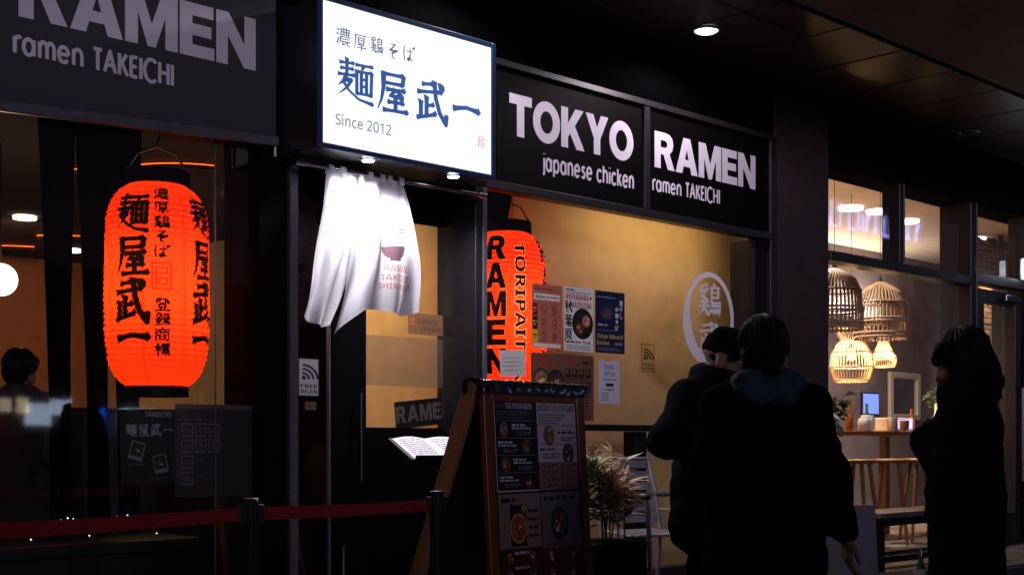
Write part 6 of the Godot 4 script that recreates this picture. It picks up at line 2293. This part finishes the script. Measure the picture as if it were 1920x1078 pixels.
		"long":
			var h := [[Vector3(0, 0.06, -0.026), Vector3(0.095, 0.096, 0.104)], [Vector3(0, -0.02, -0.07), Vector3(0.088, 0.13, 0.07)], [Vector3(0, -0.05, -0.065), Vector3(0, -0.22, -0.035), 0.085, 0.06],
				[Vector3(-0.06, 0.09, 0.06), Vector3(0.06, 0.09, 0.06), 0.032, 0.032], [Vector3(-0.05, 0.05, 0.09), Vector3(0.04, 0.05, 0.095), 0.02, 0.02],
				[Vector3(0.08, 0.05, 0.02), Vector3(0.085, -0.12, -0.02), 0.024, 0.03], [Vector3(-0.08, 0.05, 0.02), Vector3(-0.085, -0.12, -0.02), 0.024, 0.03]]
			clothing("hair", h, 0.009, 0.045, mat("black hair", lin(0.005, 0.0045, 0.0045), 0.7, 0.0, 0.25), o, 0.005, 6, ht, 22.0)
		"beanie":
			var h := [[Vector3(0, 0.062, -0.014), Vector3(0.094, 0.098, 0.106)]]
			for i in 14:
				var a := TAU * i / 14.0
				var b := TAU * (i + 1) / 14.0
				h.append([Vector3(cos(a) * 0.083, 0.042 - 0.012 * sin(a) * -1.0, sin(a) * 0.098 - 0.012), Vector3(cos(b) * 0.083, 0.042 + 0.012 * sin(b), sin(b) * 0.098 - 0.012), 0.017, 0.017])
			clothing("beanie", h, 0.009, 0.015, mat("black knit", lin(0.005, 0.005, 0.005), 1.0, 0.0, 0.1), o, 0.012, 6, ht)
	if wear.hair in ["short", "long"]:
		# loose strands over the mass of hair
		var r := RandomNumberGenerator.new()
		r.seed = hash(label)
		var g := Geo.new()
		var long: bool = wear.hair == "long"
		for i in (320 if long else 380):
			var a := r.randf() * TAU
			var back := Vector3(cos(a), 0, sin(a))
			var q := PackedVector3Array()
			var reach := r.randf_range(0.75, 1.0) if back.z < 0.3 else r.randf_range(0.4, 0.62)
			var lift := r.randf_range(0.0, 0.008)
			for k in 8:
				var t := k / 7.0 * reach
				var e := t * PI * 0.62
				var c := Vector3(0, 0.062, -0.028)
				var rad := Vector3(0.094, 0.099, 0.104) + Vector3.ONE * (lift + (0.004 if long else 0.002))
				var p2 := c + Vector3(back.x * sin(e), cos(e), back.z * sin(e)) * rad
				if long and t > 0.75 and back.z < 0.3:
					p2 = c + Vector3(back.x * 0.97, 0, back.z * 0.97) * rad + Vector3(0, -0.02 - (t - 0.75) * 0.95, 0.04 * (t - 0.75))
				p2 += Vector3(r.randf_range(-1, 1), r.randf_range(-1, 1), r.randf_range(-1, 1)) * 0.0022
				q.append(ht * p2)
			g.tube(q, 0.0042, 0.0016, 4, false)
		part("hair_strands", g, mat("hair strand", lin(0.009, 0.007, 0.006), 0.5, 0.0, 0.35), o).set_meta("kind", "stuff")
	if wear.has("glasses"):
		var g := Geo.new()
		for s in [-1.0, 1.0]:
			var q := PackedVector3Array()
			for k in 17:
				var a := TAU * k / 16.0
				q.append(ht * Vector3(s * 0.033 + cos(a) * 0.024, 0.004 + sin(a) * 0.019, 0.104 - absf(cos(a)) * 0.004))
			g.tube(q, 0.002, 0.002, 5, false)
			g.tube(PackedVector3Array([ht * Vector3(s * 0.057, 0.008, 0.1), ht * Vector3(s * 0.08, 0.008, 0.0)]), 0.002, 0.002, 5)
		g.tube(PackedVector3Array([ht * Vector3(-0.009, 0.008, 0.106), ht * Vector3(0.009, 0.008, 0.106)]), 0.002, 0.002, 5)
		part("glasses", g, mat("glasses rim", lin(0.03, 0.03, 0.03), 0.2, 0.5), o)
	return o

func build_people() -> void:
	var coat := mat("black padded cloth", lin(0.006, 0.006, 0.0068), 1.0, 0.0, 0.06)
	var coat_b := mat("navy nylon", lin(0.0045, 0.005, 0.007), 0.9, 0.0, 0.1)
	var dark := mat("dark trousers", lin(0.004, 0.004, 0.004), 1.0, 0.0, 0.06)
	var hood := mat("hood tinted sign lit", lin(0.03, 0.043, 0.065), 0.8, 0.0, 0.2)  # blue sign light on the hood is put into its colour
	# the hooded man, his back to us; the slate blue is painted sign light
	person("man seen from behind in a black jacket with a slate blue hood", Vector3(4.16, 0, 2.79), deg_to_rad(136), 0.945, {
		"elbow": [Vector3(0.235, 1.1, 0.03), Vector3(-0.265, 1.1, -0.03)], "wrist": [Vector3(0.14, 1.1, 0.25), Vector3(-0.335, 0.86, 0.02)],
		"hand": [Vector3(-0.5, 0.1, 0.8), Vector3(-0.05, -1, 0.12)], "head": Basis(Vector3.UP, -0.3), "curl": 0.5,
	}, {"cloth": coat, "trousers": dark, "hood": hood, "hair": "short", "wide": 0.94, "hem": 0.76})
	# the man in the beanie, looking down
	person("man in a black beanie and glasses looking down beside the window", Vector3(5.10, 0, 1.87), deg_to_rad(-15), 0.993, {
		"elbow": [Vector3(0.27, 1.12, 0.03), Vector3(-0.34, 1.19, 0.03)], "wrist": [Vector3(0.1, 1.12, 0.27), Vector3(-0.05, 1.2, 0.22)],
		"hand": [Vector3(-0.5, 0.4, 0.4), Vector3(0.6, 0.4, 0.3)], "head": Basis(Vector3.UP, 0.85) * Basis(Vector3.RIGHT, 0.42), "curl": 0.8, "sleeve": 0.05,
	}, {"cloth": coat_b, "trousers": dark, "hair": "beanie", "glasses": true, "collar": true, "wide": 1.05, "hem": 0.78})
	# the woman before the cafe
	person("woman with long dark hair and red scarf looking down before the cafe", Vector3(5.07, 0, 3.15), deg_to_rad(-158), 0.938, {
		"elbow": [Vector3(0.22, 1.1, 0.03), Vector3(-0.22, 1.1, 0.03)], "wrist": [Vector3(0.06, 1.2, 0.13), Vector3(-0.05, 1.21, 0.13)],
		"hand": [Vector3(-0.5, 0.7, 0.1), Vector3(0.5, 0.7, 0.1)], "head": Basis(Vector3.RIGHT, 0.25), "curl": 0.8, "sleeve": 0.11,
	}, {"cloth": coat, "trousers": dark, "hair": "long", "scarf": mat("red scarf", lin(0.06, 0.003, 0.005), 1.0, 0.0, 0.1), "collar": true, "wide": 1.08, "hem": 0.62})
	# a guest inside, seen through the left window
	person("guest with short hair seen from behind through the left window", Vector3(2.97, 0.19, -1.2), deg_to_rad(120), 0.85, {
		"elbow": [Vector3(0.24, 1.1, 0.02), Vector3(-0.24, 1.1, 0.02)], "wrist": [Vector3(0.16, 1.02, 0.25), Vector3(-0.16, 1.02, 0.25)],
		"head": Basis(Vector3.RIGHT, 0.15), "curl": 0.6,
	}, {"cloth": mat("dark jumper", lin(0.03, 0.022, 0.02), 0.9), "trousers": dark, "hair": "short", "wide": 0.95, "hem": 0.9})
	# shoulder bag at the woman's hip
	var b := thing("shoulder_bag", "black shoulder bag hanging at the hip of the woman", "bag", Vector3(5.26, 0.66, 3.0), deg_to_rad(-146))
	var st := SurfaceTool.new()
	st.begin(Mesh.PRIMITIVE_TRIANGLES)
	Body.mesh(st, [[Vector3(-0.1, 0.06, 0), Vector3(0.1, 0.06, 0), 0.06, 0.06], [Vector3(-0.09, 0.2, 0), Vector3(0.09, 0.2, 0), 0.045, 0.045], [Vector3(0, 0.06, 0), Vector3(0, 0.2, 0), 0.06, 0.045]], 0.014, 0.05, Transform3D.IDENTITY, 0.01, 2)
	part("bag_body", st.commit(), mat("black leather", lin(0.012, 0.012, 0.012), 0.4), b)
	var g := Geo.new()
	g.tube(PackedVector3Array([Vector3(-0.1, 0.23, 0), Vector3(-0.06, 0.32, 0.0), Vector3(0.0, 0.35, 0.0), Vector3(0.06, 0.32, 0.0), Vector3(0.1, 0.23, 0)]), 0.011, 0.011, 6)
	part("strap", g, mat("black leather", Color.BLACK), b)
